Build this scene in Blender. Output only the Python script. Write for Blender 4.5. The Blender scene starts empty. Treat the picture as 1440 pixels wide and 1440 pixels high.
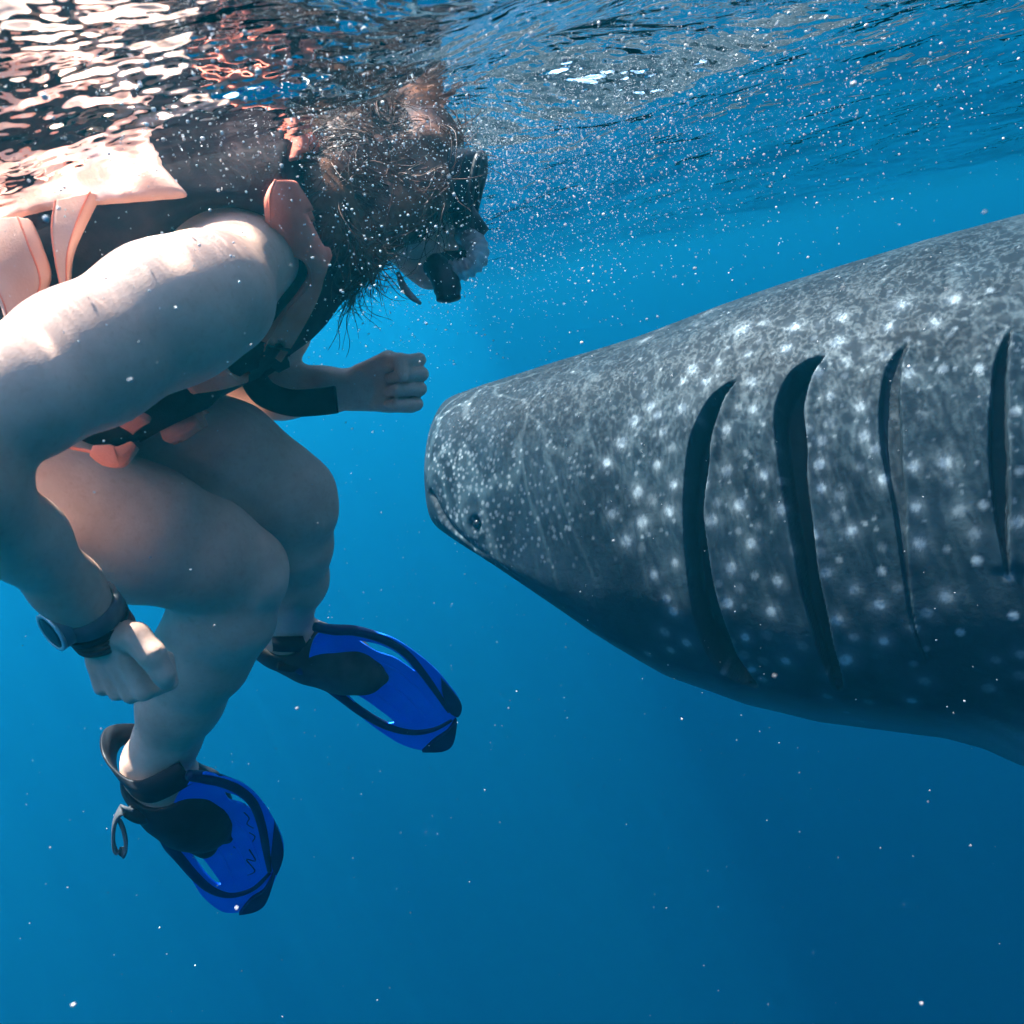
import bpy, bmesh, math, random
import numpy as np
from mathutils import Matrix, Vector
from mathutils.bvhtree import BVHTree

sc = bpy.context.scene
# ------------------------------------------------------------------ camera
F = 1000.0                                   # focal length in pixels of a 1440 px wide picture
_n = 1 / math.sqrt(1 + .2 ** 2 + .32 ** 2)
UP = Vector((-.2 * _n, _n, -.32 * _n))       # world up seen from the camera (x right, y up, z forward)
_yw = (Vector((0, 0, 1)) - UP * UP.z).normalized()
_xw = _yw.cross(UP)
if _xw.x < 0: _xw = -_xw
R = Matrix((_xw, _yw, UP))                   # camera axes -> world axes
CAMZ = -.20                                  # the camera floats 20 cm under the sea surface (z = 0)
cam = bpy.data.objects.new('camera', bpy.data.cameras.new('camera'))
sc.collection.objects.link(cam); sc.camera = cam
cam.data.sensor_width = 36; cam.data.lens = 36 * F / 1440
cam.data.dof.use_dof = True; cam.data.dof.focus_distance = 1.15; cam.data.dof.aperture_fstop = 11
cam.data.clip_start = .02; cam.data.clip_end = 600
_m = (R @ Matrix(((1, 0, 0), (0, 1, 0), (0, 0, -1)))).to_4x4(); _m.translation = (0, 0, CAMZ)
cam.matrix_world = _m
# ------------------------------------------------------------------ sky, sun, exposure
SUN = (R @ Vector((-.44, .88, -.03))).normalized()
world = bpy.data.worlds.new('World'); sc.world = world; world.use_nodes = True
_nt = world.node_tree; _bg = _nt.nodes['Background']; _sk = _nt.nodes.new('ShaderNodeTexSky')
_sk.sky_type = 'NISHITA'; _sk.sun_disc = False
_sk.sun_elevation = math.asin(SUN.z); _sk.sun_rotation = math.atan2(SUN.x, SUN.y)
_nt.links.new(_sk.outputs[0], _bg.inputs[0]); _bg.inputs[1].default_value = .15
_l = bpy.data.lights.new('sun', 'SUN'); _l.energy = 3.8; _l.angle = math.radians(.5); _l.color = (1, .95, .88)
_s = bpy.data.objects.new('sun', _l); sc.collection.objects.link(_s)
_s.rotation_euler = SUN.to_track_quat('Z', 'Y').to_euler(); _s.location = (-3, 2, 8)
sc.view_settings.view_transform = 'Standard'; sc.view_settings.look = 'None'
sc.view_settings.gamma = 1; sc.view_settings.exposure = 3.55
sc.cycles.use_denoising = True; sc.cycles.use_adaptive_sampling = True; sc.cycles.adaptive_threshold = .05
sc.cycles.volume_bounces = 2; sc.cycles.max_bounces = 5; sc.cycles.diffuse_bounces = 3
sc.cycles.glossy_bounces = 2; sc.cycles.use_light_tree = False; sc.cycles.transparent_max_bounces = 10

rng = np.random.default_rng(11); random.seed(11)
RN = np.array(R)
# ------------------------------------------------------------------ helpers
def pt(px, py, d):                           # a point by bearing and distance, in camera axes (metres)
    return np.array([(px - 720) / F * d, (720 - py) / F * d, d], float)
def wd(P):                                   # camera axes -> world
    return np.asarray(P, float) @ RN.T + np.array([0, 0, CAMZ])
def proj(P):
    return 720 + F * P[..., 0] / P[..., 2], 720 - F * P[..., 1] / P[..., 2]
def unit(v):
    v = np.asarray(v, float); return v / (np.linalg.norm(v) + 1e-12)

def link(name, me, parent=None, mat=None):
    o = bpy.data.objects.new(name, me); sc.collection.objects.link(o)
    if mat is not None: me.materials.append(mat)
    if parent is not None: put_under(o, parent)
    return o
def put_under(o, parent):
    o.parent = parent
def tag(o, label=None, cat=None, group=None, kind=None):
    if label: o['label'] = label
    if cat: o['category'] = cat
    if group: o['group'] = group
    if kind: o['kind'] = kind
    return o
def mesh_np(name, V, Fq, smooth=True):
    """V (n,3) and F (m,3 or 4) -> mesh, fast"""
    me = bpy.data.meshes.new(name); V = np.ascontiguousarray(V, np.float32); Fq = np.ascontiguousarray(Fq, np.int32)
    n, k = Fq.shape
    me.vertices.add(len(V)); me.vertices.foreach_set('co', V.ravel())
    me.loops.add(n * k); me.loops.foreach_set('vertex_index', Fq.ravel())
    me.polygons.add(n); me.polygons.foreach_set('loop_start', np.arange(0, n * k, k, dtype=np.int32))
    me.update(calc_edges=True); me.validate()
    if smooth: me.shade_smooth()
    return me
ROOT = {}                                     # base point (world) of the thing being built
def obj(name, V, Fq, mat, parent, smooth=True, base=None):
    """V in camera axes -> one mesh object under its thing"""
    b = np.zeros(3) if base is None else np.asarray(base)
    return link(name, mesh_np(name, wd(V) - b, Fq, smooth), parent, mat)
def empty(name, loc):
    o = bpy.data.objects.new(name, None); o.empty_display_size = .1; sc.collection.objects.link(o); o.location = loc; return o

def grid_faces(n, m, closed_v=False, off=0):
    i = np.arange(n * m).reshape(n, m)
    if closed_v: i = np.concatenate([i, i[:, :1]], 1)
    return np.stack([i[:-1, :-1], i[:-1, 1:], i[1:, 1:], i[1:, :-1]], -1).reshape(-1, 4) + off
def catmull(P, n):
    P = np.asarray(P, float); m = len(P); t = np.linspace(0, m - 1 - 1e-9, n); i = t.astype(int); u = (t - i)[:, None]
    g = lambda k: P[np.clip(k, 0, m - 1)]
    a, b, c, d = g(i - 1), g(i), g(i + 1), g(i + 2)
    return .5 * (2 * b + (c - a) * u + (2 * a - 5 * b + 4 * c - d) * u ** 2 + (3 * b - a - 3 * c + d) * u ** 3)
def tube(C, r, seg=12, caps=True, up=None, flat=1.0):
    """round (or flattened) tube along C; r number or array"""
    C = np.asarray(C, float); n = len(C); r = np.broadcast_to(np.asarray(r, float), (n,))
    T = np.gradient(C, axis=0); T /= np.linalg.norm(T, axis=1)[:, None] + 1e-12
    u = np.array(up if up is not None else ([0, 1, 0] if abs(T[0][1]) < .9 else [1, 0, 0]), float)
    V = []
    a = np.linspace(0, 2 * math.pi, seg, endpoint=False)
    for i in range(n):
        u = unit(u - T[i] * u.dot(T[i])); w = np.cross(T[i], u)
        V.append(C[i] + r[i] * (np.cos(a)[:, None] * u + flat * np.sin(a)[:, None] * w))
    V = np.concatenate(V); Fq = grid_faces(n, seg, True)
    if caps:
        V = np.vstack([V, C[0] - T[0] * r[0] * .3, C[-1] + T[-1] * r[-1] * .3]); k = n * seg
        j = np.arange(seg); jn = (j + 1) % seg
        f0 = np.stack([j * 0 + k, j, jn, jn], 1); f1 = np.stack([j * 0 + k + 1, (n - 1) * seg + jn, (n - 1) * seg + j, (n - 1) * seg + j], 1)
        return V, [Fq, f0[:, :3], f1[:, :3]]
    return V, [Fq]
def polyobj(name, V, Fl, mat, parent, smooth=True, base=None):
    b = np.zeros(3) if base is None else np.asarray(base)
    me = bpy.data.meshes.new(name)
    me.from_pydata((wd(V) - b).tolist(), [], [list(map(int, f)) for A in Fl for f in A]); me.validate(); me.update()
    bm = bmesh.new(); bm.from_mesh(me); bmesh.ops.recalc_face_normals(bm, faces=bm.faces); bm.to_mesh(me); bm.free()
    if smooth: me.shade_smooth()
    return link(name, me, parent, mat)
def solid_poly(name, pts, depth_of, th, mat, parent, base, bevel=.002, holes=()):
    """an outline (pixel bearings on the plane depth_of) as a plate th thick, with holes, bevelled"""
    from mathutils.geometry import tessellate_polygon, delaunay_2d_cdt
    loops = [list(pts)] + [list(h) for h in holes]
    co, edges, faces = [], [], []
    for lp in loops:
        s = len(co); co += [Vector((float(p[0]), float(p[1]))) for p in lp]
        edges += [(s + i, s + (i + 1) % len(lp)) for i in range(len(lp))]
    # refine inside
    xs = [c.x for c in co]; ys = [c.y for c in co]
    def inside(q, lp):
        c = False; j = len(lp) - 1
        for i in range(len(lp)):
            xi, yi, xj, yj = lp[i][0], lp[i][1], lp[j][0], lp[j][1]
            if (yi > q[1]) != (yj > q[1]) and q[0] < (xj - xi) * (q[1] - yi) / (yj - yi + 1e-12) + xi: c = not c
            j = i
        return c
    vs, es, fs, *_r = delaunay_2d_cdt(co, edges, [], 0, 1e-5)
    fs = [f for f in fs if inside(sum((vs[i] for i in f), Vector((0, 0))) / len(f), loops[0]) and not any(inside(sum((vs[i] for i in f), Vector((0, 0))) / len(f), h) for h in loops[1:])]
    P = np.array([depth_of(v.x, v.y) for v in vs])
    bm = bmesh.new(); bv = [bm.verts.new(p) for p in (wd(P) - np.asarray(base))]
    for f in fs:
        try: bm.faces.new([bv[i] for i in f])
        except ValueError: pass
    for v in list(bm.verts):
        if not v.link_faces: bm.verts.remove(v)
    bmesh.ops.recalc_face_normals(bm, faces=bm.faces)
    bmesh.ops.dissolve_limit(bm, angle_limit=.001, verts=bm.verts, edges=bm.edges)
    bmesh.ops.triangulate(bm, faces=bm.faces)
    bmesh.ops.solidify(bm, geom=bm.faces[:], thickness=th)
    me = bpy.data.meshes.new(name); bm.to_mesh(me); bm.free()
    o = link(name, me, parent, mat)
    if bevel:
        b = o.modifiers.new('bevel', 'BEVEL'); b.width = bevel; b.segments = 2; b.limit_method = 'ANGLE'; b.angle_limit = math.radians(50)
    return o

# ---- signed distance modelling of soft bodies ----
class Soft:
    def __init__(s, lo, hi, res):
        s.lo = np.array(lo, float); s.res = res; s.n = np.ceil((np.array(hi) - s.lo) / res).astype(int) + 1
        s.f = np.full(s.n, .06, np.float32); s.ax = [s.lo[i] + np.arange(s.n[i]) * res for i in range(3)]
    def _box(s, lo, hi):
        a = np.clip(((lo - s.lo) / s.res).astype(int), 0, s.n - 1); b = np.clip(((hi - s.lo) / s.res).astype(int) + 2, 1, s.n)
        if np.any(b <= a): return None
        sl = tuple(slice(a[i], b[i]) for i in range(3))
        g = np.stack(np.meshgrid(*[s.ax[i][sl[i]].astype(np.float32) for i in range(3)], indexing='ij'), -1)
        return sl, g
    def cone(s, a, b, ra, rb, k=.01, ax=None, fac=1.0, sub=False):
        a = np.asarray(a, float); b = np.asarray(b, float); rm = max(ra, rb) * max(1, fac) + .035 + k
        q = s._box(np.minimum(a, b) - rm, np.maximum(a, b) + rm)
        if q is None: return
        sl, g = q; v = g - a.astype(np.float32); ba = (b - a).astype(np.float32); L = float(ba @ ba) + 1e-12
        t = np.clip((v @ ba) / L, 0, 1); v = v - t[..., None] * ba
        if ax is not None:
            n = unit(ax).astype(np.float32); v = v + n * ((v @ n) * (1 / fac - 1))[..., None]
        d = (np.sqrt((v * v).sum(-1)) - (ra + (rb - ra) * t)) * min(1.0, fac)
        s.merge(sl, d, k, sub)
    def merge(s, sl, d, k, sub=False):
        f = s.f[sl]
        if sub:
            h = np.maximum(k - np.abs(f + d), 0) / k; s.f[sl] = np.maximum(f, -d) + h * h * k * .25
        else:
            h = np.maximum(k - np.abs(f - d), 0) / k; s.f[sl] = np.minimum(f, d) - h * h * k * .25
    def chain(s, pts, k=.012, ax=None, fac=1.0, kin=None):
        """pts: (px, py, depth, radius in px)"""
        for p, q in zip(pts[:-1], pts[1:]):
            s.cone(pt(*p[:3]), pt(*q[:3]), p[3] * p[2] / F, q[3] * q[2] / F, k, ax, fac)
    def clip(s, p, n):
        """remove everything on the n side of the plane through p"""
        p = np.asarray(p, float); n = unit(n)
        d = ((s.ax[0][:, None, None] - p[0]) * n[0] + (s.ax[1][None, :, None] - p[1]) * n[1] + (s.ax[2][None, None, :] - p[2]) * n[2]).astype(np.float32)
        s.f = np.maximum(s.f, d)
    def mesh(s):
        f = s.f; f[0] = f[-1] = .06; f[:, 0] = f[:, -1] = .06; f[:, :, 0] = f[:, :, -1] = .06
        ins = f < 0; nx, ny, nz = f.shape
        cnt = np.zeros((nx - 1, ny - 1, nz - 1), np.uint8)
        offs = [(i, j, k) for i in (0, 1) for j in (0, 1) for k in (0, 1)]
        for i, j, k in offs: cnt += ins[i:nx - 1 + i, j:ny - 1 + j, k:nz - 1 + k]
        act = np.argwhere((cnt > 0) & (cnt < 8)); ids = np.full(cnt.shape, -1, np.int32); ids[tuple(act.T)] = np.arange(len(act))
        val = np.stack([f[act[:, 0] + i, act[:, 1] + j, act[:, 2] + k] for i, j, k in offs], 1)
        acc = np.zeros((len(act), 3)); num = np.zeros(len(act)); O = np.array(offs, float)
        for a in range(8):
            for b in range(a + 1, 8):
                if np.abs(O[a] - O[b]).sum() != 1: continue
                m = (val[:, a] < 0) != (val[:, b] < 0); va, vb = val[m, a], val[m, b]; t = va / (va - vb)
                acc[m] += O[a] + t[:, None] * (O[b] - O[a]); num[m] += 1
        V = s.lo + (act + acc / num[:, None]) * s.res
        Q = []
        for axi in range(3):
            A = np.moveaxis(ins, axi, 0); e = np.argwhere(A[:-1] != A[1:]); flip = A[e[:, 0], e[:, 1], e[:, 2]]
            o1, o2 = [x for x in range(3) if x != axi]
            g = np.zeros((len(e), 3), int); g[:, axi] = e[:, 0]; g[:, o1] = e[:, 1]; g[:, o2] = e[:, 2]
            c = []
            for da, db in ((0, 0), (1, 0), (1, 1), (0, 1)):
                h = g.copy(); h[:, o1] -= da; h[:, o2] -= db; c.append(ids[h[:, 0], h[:, 1], h[:, 2]])
            q = np.stack(c, 1)
            if axi == 1: flip = ~flip
            q[flip] = q[flip][:, ::-1]; Q.append(q)
        Q = np.concatenate(Q)
        for _ in range(3):                                   # light smoothing
            acc = np.zeros_like(V); cn = np.zeros(len(V))
            for a in range(4):
                for b in ((a + 1) % 4, (a + 3) % 4):
                    acc += np.stack([np.bincount(Q[:, a], V[Q[:, b], i], len(V)) for i in range(3)], 1); cn += np.bincount(Q[:, a], minlength=len(V))
            V = V + .5 * (acc / np.maximum(cn, 1)[:, None] - V)
        return V, Q[:, ::-1]
def bvh(V, Fq): return BVHTree.FromPolygons(V.tolist(), Fq.tolist())

# ------------------------------------------------------------------ materials
def mat(name, color=(.5, .5, .5), rough=.5, spec=.15, metal=0.):
    m = bpy.data.materials.new(name); m.use_nodes = True; b = m.node_tree.nodes['Principled BSDF']
    b.inputs['Base Color'].default_value = (*color, 1); b.inputs['Roughness'].default_value = rough
    b.inputs['Specular IOR Level'].default_value = spec; b.inputs['Metallic'].default_value = metal
    return m
def noisy(name, c1, c2, scale, rough=.6, spec=.15, bump=0., detail=5, bscale=None, lo=.35, hi=.65, dist=.002):
    m = mat(name, c1, rough, spec); N, L = m.node_tree.nodes, m.node_tree.links; b = N['Principled BSDF']
    tc = N.new('ShaderNodeTexCoord'); n = N.new('ShaderNodeTexNoise'); n.inputs['Scale'].default_value = scale; n.inputs['Detail'].default_value = detail
    r = N.new('ShaderNodeValToRGB'); r.color_ramp.elements[0].color = (*c1, 1); r.color_ramp.elements[1].color = (*c2, 1)
    r.color_ramp.elements[0].position = lo; r.color_ramp.elements[1].position = hi
    L.new(tc.outputs['Object'], n.inputs['Vector']); L.new(n.outputs[0], r.inputs[0]); L.new(r.outputs[0], b.inputs['Base Color'])
    if bump:
        n2 = N.new('ShaderNodeTexNoise'); n2.inputs['Scale'].default_value = bscale or scale * 6; n2.inputs['Detail'].default_value = 4
        bp = N.new('ShaderNodeBump'); bp.inputs['Strength'].default_value = bump; bp.inputs['Distance'].default_value = dist
        L.new(tc.outputs['Object'], n2.inputs['Vector']); L.new(n2.outputs[0], bp.inputs['Height']); L.new(bp.outputs[0], b.inputs['Normal'])
    return m
def skin_material():
    m = mat('skin', (.55, .36, .27), .5, .22); N, L = m.node_tree.nodes, m.node_tree.links; B = N['Principled BSDF']; tc = N.new('ShaderNodeTexCoord')
    def nz(s, d, r=.55):
        n = N.new('ShaderNodeTexNoise'); n.inputs['Scale'].default_value = s; n.inputs['Detail'].default_value = d; n.inputs['Roughness'].default_value = r; L.new(tc.outputs['Object'], n.inputs['Vector']); return n.outputs[0]
    def ramp(f, lo, hi, c1, c2):
        r = N.new('ShaderNodeValToRGB'); r.color_ramp.elements[0].position = lo; r.color_ramp.elements[1].position = hi; r.color_ramp.elements[0].color = (*c1, 1); r.color_ramp.elements[1].color = (*c2, 1); L.new(f, r.inputs[0]); return r.outputs[0]
    base = ramp(nz(8, 7, .7), .30, .70, (.58, .33, .24), (.79, .55, .43))
    mx = N.new('ShaderNodeMix'); mx.data_type = 'RGBA'; mx.blend_type = 'MULTIPLY'; mx.inputs[0].default_value = 1
    L.new(base, mx.inputs[6]); L.new(ramp(nz(170, 3), .30, .46, (.94, .90, .88), (1, 1, 1)), mx.inputs[7])
    L.new(mx.outputs[2], B.inputs['Base Color'])
    vo = N.new('ShaderNodeTexVoronoi'); vo.inputs['Scale'].default_value = 420; L.new(tc.outputs['Object'], vo.inputs['Vector'])
    ad = N.new('ShaderNodeMath'); ad.operation = 'MULTIPLY_ADD'; ad.inputs[1].default_value = 3; L.new(nz(45, 5), ad.inputs[0]); L.new(vo.outputs['Distance'], ad.inputs[2])
    bp = N.new('ShaderNodeBump'); bp.inputs['Strength'].default_value = .12; bp.inputs['Distance'].default_value = .0008; L.new(ad.outputs[0], bp.inputs['Height']); L.new(bp.outputs[0], B.inputs['Normal'])
    return m
M_skin = skin_material()
M_vest = noisy('vest_fabric', (.020, .011, .012), (.048, .026, .026), 30, .85, .1, .5, bscale=500, dist=.001)
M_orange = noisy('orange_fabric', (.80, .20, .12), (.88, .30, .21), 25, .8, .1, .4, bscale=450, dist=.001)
M_orange_sunlit = noisy('sunlit_orange_fabric', (.80, .42, .31), (.88, .54, .42), 25, .8, .1, .4, bscale=450, dist=.001)  # orange cloth overexposed by sun, the wash-out put into the colour
M_web = noisy('black_webbing', (.006, .007, .010), (.016, .017, .022), 60, .8, .12, .5, bscale=700, dist=.001)
M_hair = noisy('brown_hair', (.050, .020, .011), (.20, .082, .042), 45, .5, .3)
M_rubber = noisy('black_rubber', (.006, .007, .009), (.014, .015, .018), 30, .5, .25, .2)
M_blue = noisy('blue_plastic', (.006, .15, .90), (.012, .21, .98), 14, .35, .3, .08, bscale=60)
M_navy = noisy('dark_blue_rubber', (.004, .010, .055), (.006, .016, .085), 30, .45, .25)
M_rubber_lit = noisy('lit_grey_rubber', (.030, .030, .030), (.085, .083, .075), 22, .6, .2, .3)  # foot pocket rubber again, its lit greyish top put into the colour
M_bezel = mat('bright_steel', (.62, .62, .62), .35, .5, .7)
M_metal = mat('watch_steel', (.22, .22, .23), .45, .4, .6)
M_glassface = mat('watch_glass', (.004, .005, .008), .35, .2)
M_greyband = noisy('grey_silicone', (.10, .105, .11), (.15, .155, .16), 60, .6, .2)
M_maroon = noisy('maroon_cord', (.13, .035, .03), (.20, .07, .055), 120, .7, .15, .5, bscale=600)
M_clear = mat('clear_silicone', (.30, .30, .29), .3, .3)
M_clear.node_tree.nodes['Principled BSDF'].inputs['Alpha'].default_value = .55
M_lens = mat('mask_lens', (.02, .03, .035), .05, .4)
M_lens.node_tree.nodes['Principled BSDF'].inputs['Alpha'].default_value = .85
M_speck = mat('drifting_specks', (.80, .80, .78), .6, .2)
M_snow = mat('plankton', (.45, .46, .46), .7, .1)

# ------------------------------------------------------------------ sea: surface, water body, sea bed
def water_surface():
    n = 501; t = np.linspace(-1, 1, n); g = np.sinh(t * 5.6) / np.sinh(5.6) * 90
    X, Y = np.meshgrid(g, g); Y = Y + .6; Z = np.zeros_like(X); r2 = X ** 2 + Y ** 2
    q = np.random.default_rng(5)
    for i in range(34):
        lam = .16 * 1.14 ** i; a = q.normal(1.1, .75); k = 2 * math.pi / lam
        Z += .0085 * lam ** .8 * np.sin(k * (X * math.cos(a) + Y * math.sin(a)) + q.uniform(0, 6.3)) * np.exp(-r2 / (lam * 16) ** 2) / (1 + .25 * lam)
    bk = wd(pt(150, 270, .80)); Z -= .078 * np.exp(-((X - bk[0] + .10) ** 2 / .07 + (Y - bk[1]) ** 2 / .14))
    me = mesh_np('water_surface', np.stack([X.ravel(), Y.ravel(), Z.ravel()], 1), grid_faces(n, n))
    m = bpy.data.materials.new('sea_surface'); m.use_nodes = True; N, L = m.node_tree.nodes, m.node_tree.links; N.clear()
    out = N.new('ShaderNodeOutputMaterial'); mx = N.new('ShaderNodeMixShader'); tr = N.new('ShaderNodeBsdfTransparent')
    gl = N.new('ShaderNodeBsdfGlossy'); gl.inputs['Roughness'].default_value = .03; gl.inputs['Color'].default_value = (1, 1, 1, 1)
    fr = N.new('ShaderNodeFresnel'); fr.inputs[0].default_value = 1.333
    tc = N.new('ShaderNodeTexCoord')
    n1 = N.new('ShaderNodeTexNoise'); n1.inputs['Scale'].default_value = 11; n1.inputs['Detail'].default_value = 3; n1.inputs['Roughness'].default_value = .5
    bp = N.new('ShaderNodeBump'); bp.inputs['Distance'].default_value = .035; bp.inputs['Strength'].default_value = .75
    L.new(tc.outputs['Object'], n1.inputs['Vector']); L.new(n1.outputs[0], bp.inputs['Height'])
    L.new(bp.outputs[0], fr.inputs['Normal']); L.new(bp.outputs[0], gl.inputs['Normal'])
    # caustic light nets painted into the surface's transmission colour
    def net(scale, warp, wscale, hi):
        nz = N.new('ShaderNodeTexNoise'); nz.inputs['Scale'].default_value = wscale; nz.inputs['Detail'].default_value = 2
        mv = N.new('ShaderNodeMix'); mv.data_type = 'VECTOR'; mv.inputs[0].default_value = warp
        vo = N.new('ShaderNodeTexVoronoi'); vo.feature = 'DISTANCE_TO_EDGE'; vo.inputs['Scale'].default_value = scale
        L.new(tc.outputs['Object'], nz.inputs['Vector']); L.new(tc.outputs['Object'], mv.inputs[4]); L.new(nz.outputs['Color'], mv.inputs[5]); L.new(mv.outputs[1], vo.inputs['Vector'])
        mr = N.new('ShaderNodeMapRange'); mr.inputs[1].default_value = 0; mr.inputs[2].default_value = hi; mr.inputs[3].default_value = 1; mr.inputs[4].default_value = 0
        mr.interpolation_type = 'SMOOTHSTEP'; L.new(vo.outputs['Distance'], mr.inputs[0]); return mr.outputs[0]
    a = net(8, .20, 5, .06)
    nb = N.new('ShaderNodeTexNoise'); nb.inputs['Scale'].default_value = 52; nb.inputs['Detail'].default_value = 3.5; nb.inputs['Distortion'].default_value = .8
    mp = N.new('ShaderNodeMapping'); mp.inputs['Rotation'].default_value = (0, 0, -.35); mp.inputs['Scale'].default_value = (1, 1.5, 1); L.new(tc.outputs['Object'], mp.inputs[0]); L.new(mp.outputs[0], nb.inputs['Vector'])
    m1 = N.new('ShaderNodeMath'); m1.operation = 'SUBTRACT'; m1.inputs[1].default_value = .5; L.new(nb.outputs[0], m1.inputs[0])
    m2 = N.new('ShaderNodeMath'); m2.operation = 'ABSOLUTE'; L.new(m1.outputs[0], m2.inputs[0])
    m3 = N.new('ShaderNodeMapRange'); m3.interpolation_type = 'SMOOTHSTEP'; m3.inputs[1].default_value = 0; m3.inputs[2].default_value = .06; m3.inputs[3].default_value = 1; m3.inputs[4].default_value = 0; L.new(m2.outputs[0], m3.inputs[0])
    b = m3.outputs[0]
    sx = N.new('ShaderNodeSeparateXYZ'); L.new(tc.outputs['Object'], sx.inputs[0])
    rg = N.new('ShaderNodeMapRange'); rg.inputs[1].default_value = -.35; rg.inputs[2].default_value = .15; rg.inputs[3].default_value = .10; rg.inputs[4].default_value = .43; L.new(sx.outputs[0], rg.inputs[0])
    rb = N.new('ShaderNodeMapRange'); rb.inputs[1].default_value = -.45; rb.inputs[2].default_value = .0; rb.inputs[3].default_value = .27; rb.inputs[4].default_value = .15; L.new(sx.outputs[0], rb.inputs[0])  # more light let through on the swimmer's side, set in the colour
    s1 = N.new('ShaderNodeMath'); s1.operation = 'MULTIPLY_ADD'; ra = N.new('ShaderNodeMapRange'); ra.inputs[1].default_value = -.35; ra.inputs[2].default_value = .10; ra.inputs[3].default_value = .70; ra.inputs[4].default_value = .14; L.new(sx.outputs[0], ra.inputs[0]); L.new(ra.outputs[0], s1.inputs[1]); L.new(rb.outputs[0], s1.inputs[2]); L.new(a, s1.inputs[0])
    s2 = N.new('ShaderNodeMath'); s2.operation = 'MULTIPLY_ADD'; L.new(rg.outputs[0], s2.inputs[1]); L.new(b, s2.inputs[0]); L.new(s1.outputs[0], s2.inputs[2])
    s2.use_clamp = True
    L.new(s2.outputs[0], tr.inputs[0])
    L.new(fr.outputs[0], mx.inputs[0]); L.new(tr.outputs[0], mx.inputs[1]); L.new(gl.outputs[0], mx.inputs[2]); L.new(mx.outputs[0], out.inputs[0])
    tag(link('water_surface', me, None, m), kind='structure')
water_surface()
def box_mesh(name, lo, hi):
    bm = bmesh.new(); bmesh.ops.create_cube(bm, size=1)
    for v in bm.verts: v.co = [lo[i] + (v.co[i] + .5) * (hi[i] - lo[i]) for i in range(3)]
    me = bpy.data.meshes.new(name); bm.to_mesh(me); bm.free(); return me
def sea_water():
    m = bpy.data.materials.new('sea_water'); m.use_nodes = True; N, L = m.node_tree.nodes, m.node_tree.links; N.clear()
    out = N.new('ShaderNodeOutputMaterial'); pv = N.new('ShaderNodeVolumePrincipled')
    pv.inputs['Color'].default_value = (.008, .372, .56, 1); pv.inputs['Absorption Color'].default_value = (1, 1, 1, 1)
    pv.inputs['Density'].default_value = .065; pv.inputs['Anisotropy'].default_value = .42
    ab = N.new('ShaderNodeVolumeAbsorption'); ab.inputs['Color'].default_value = (.28, .607, .757, 1); ab.inputs['Density'].default_value = .19
    ad = N.new('ShaderNodeAddShader'); L.new(pv.outputs[0], ad.inputs[0]); L.new(ab.outputs[0], ad.inputs[1])
    L.new(ad.outputs[0], out.inputs['Volume'])
    tag(link('haze', box_mesh('haze', (-85, -85, -41), (85, 85, .45)), None, m), kind='stuff')
    n = 41; g = np.linspace(-84, 84, n); X, Y = np.meshgrid(g, g); q = np.random.default_rng(2)
    Z = -39 + .4 * np.sin(X * .21 + 1) * np.cos(Y * .17) + q.normal(0, .06, X.shape)
    tag(link('sea_bed', mesh_np('sea_bed', np.stack([X.ravel(), Y.ravel(), Z.ravel()], 1), grid_faces(n, n)), None,
             noisy('sand', (.30, .27, .2), (.38, .34, .26), 1.2, .9, .1, .3)), kind='structure')
sea_water()

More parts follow.
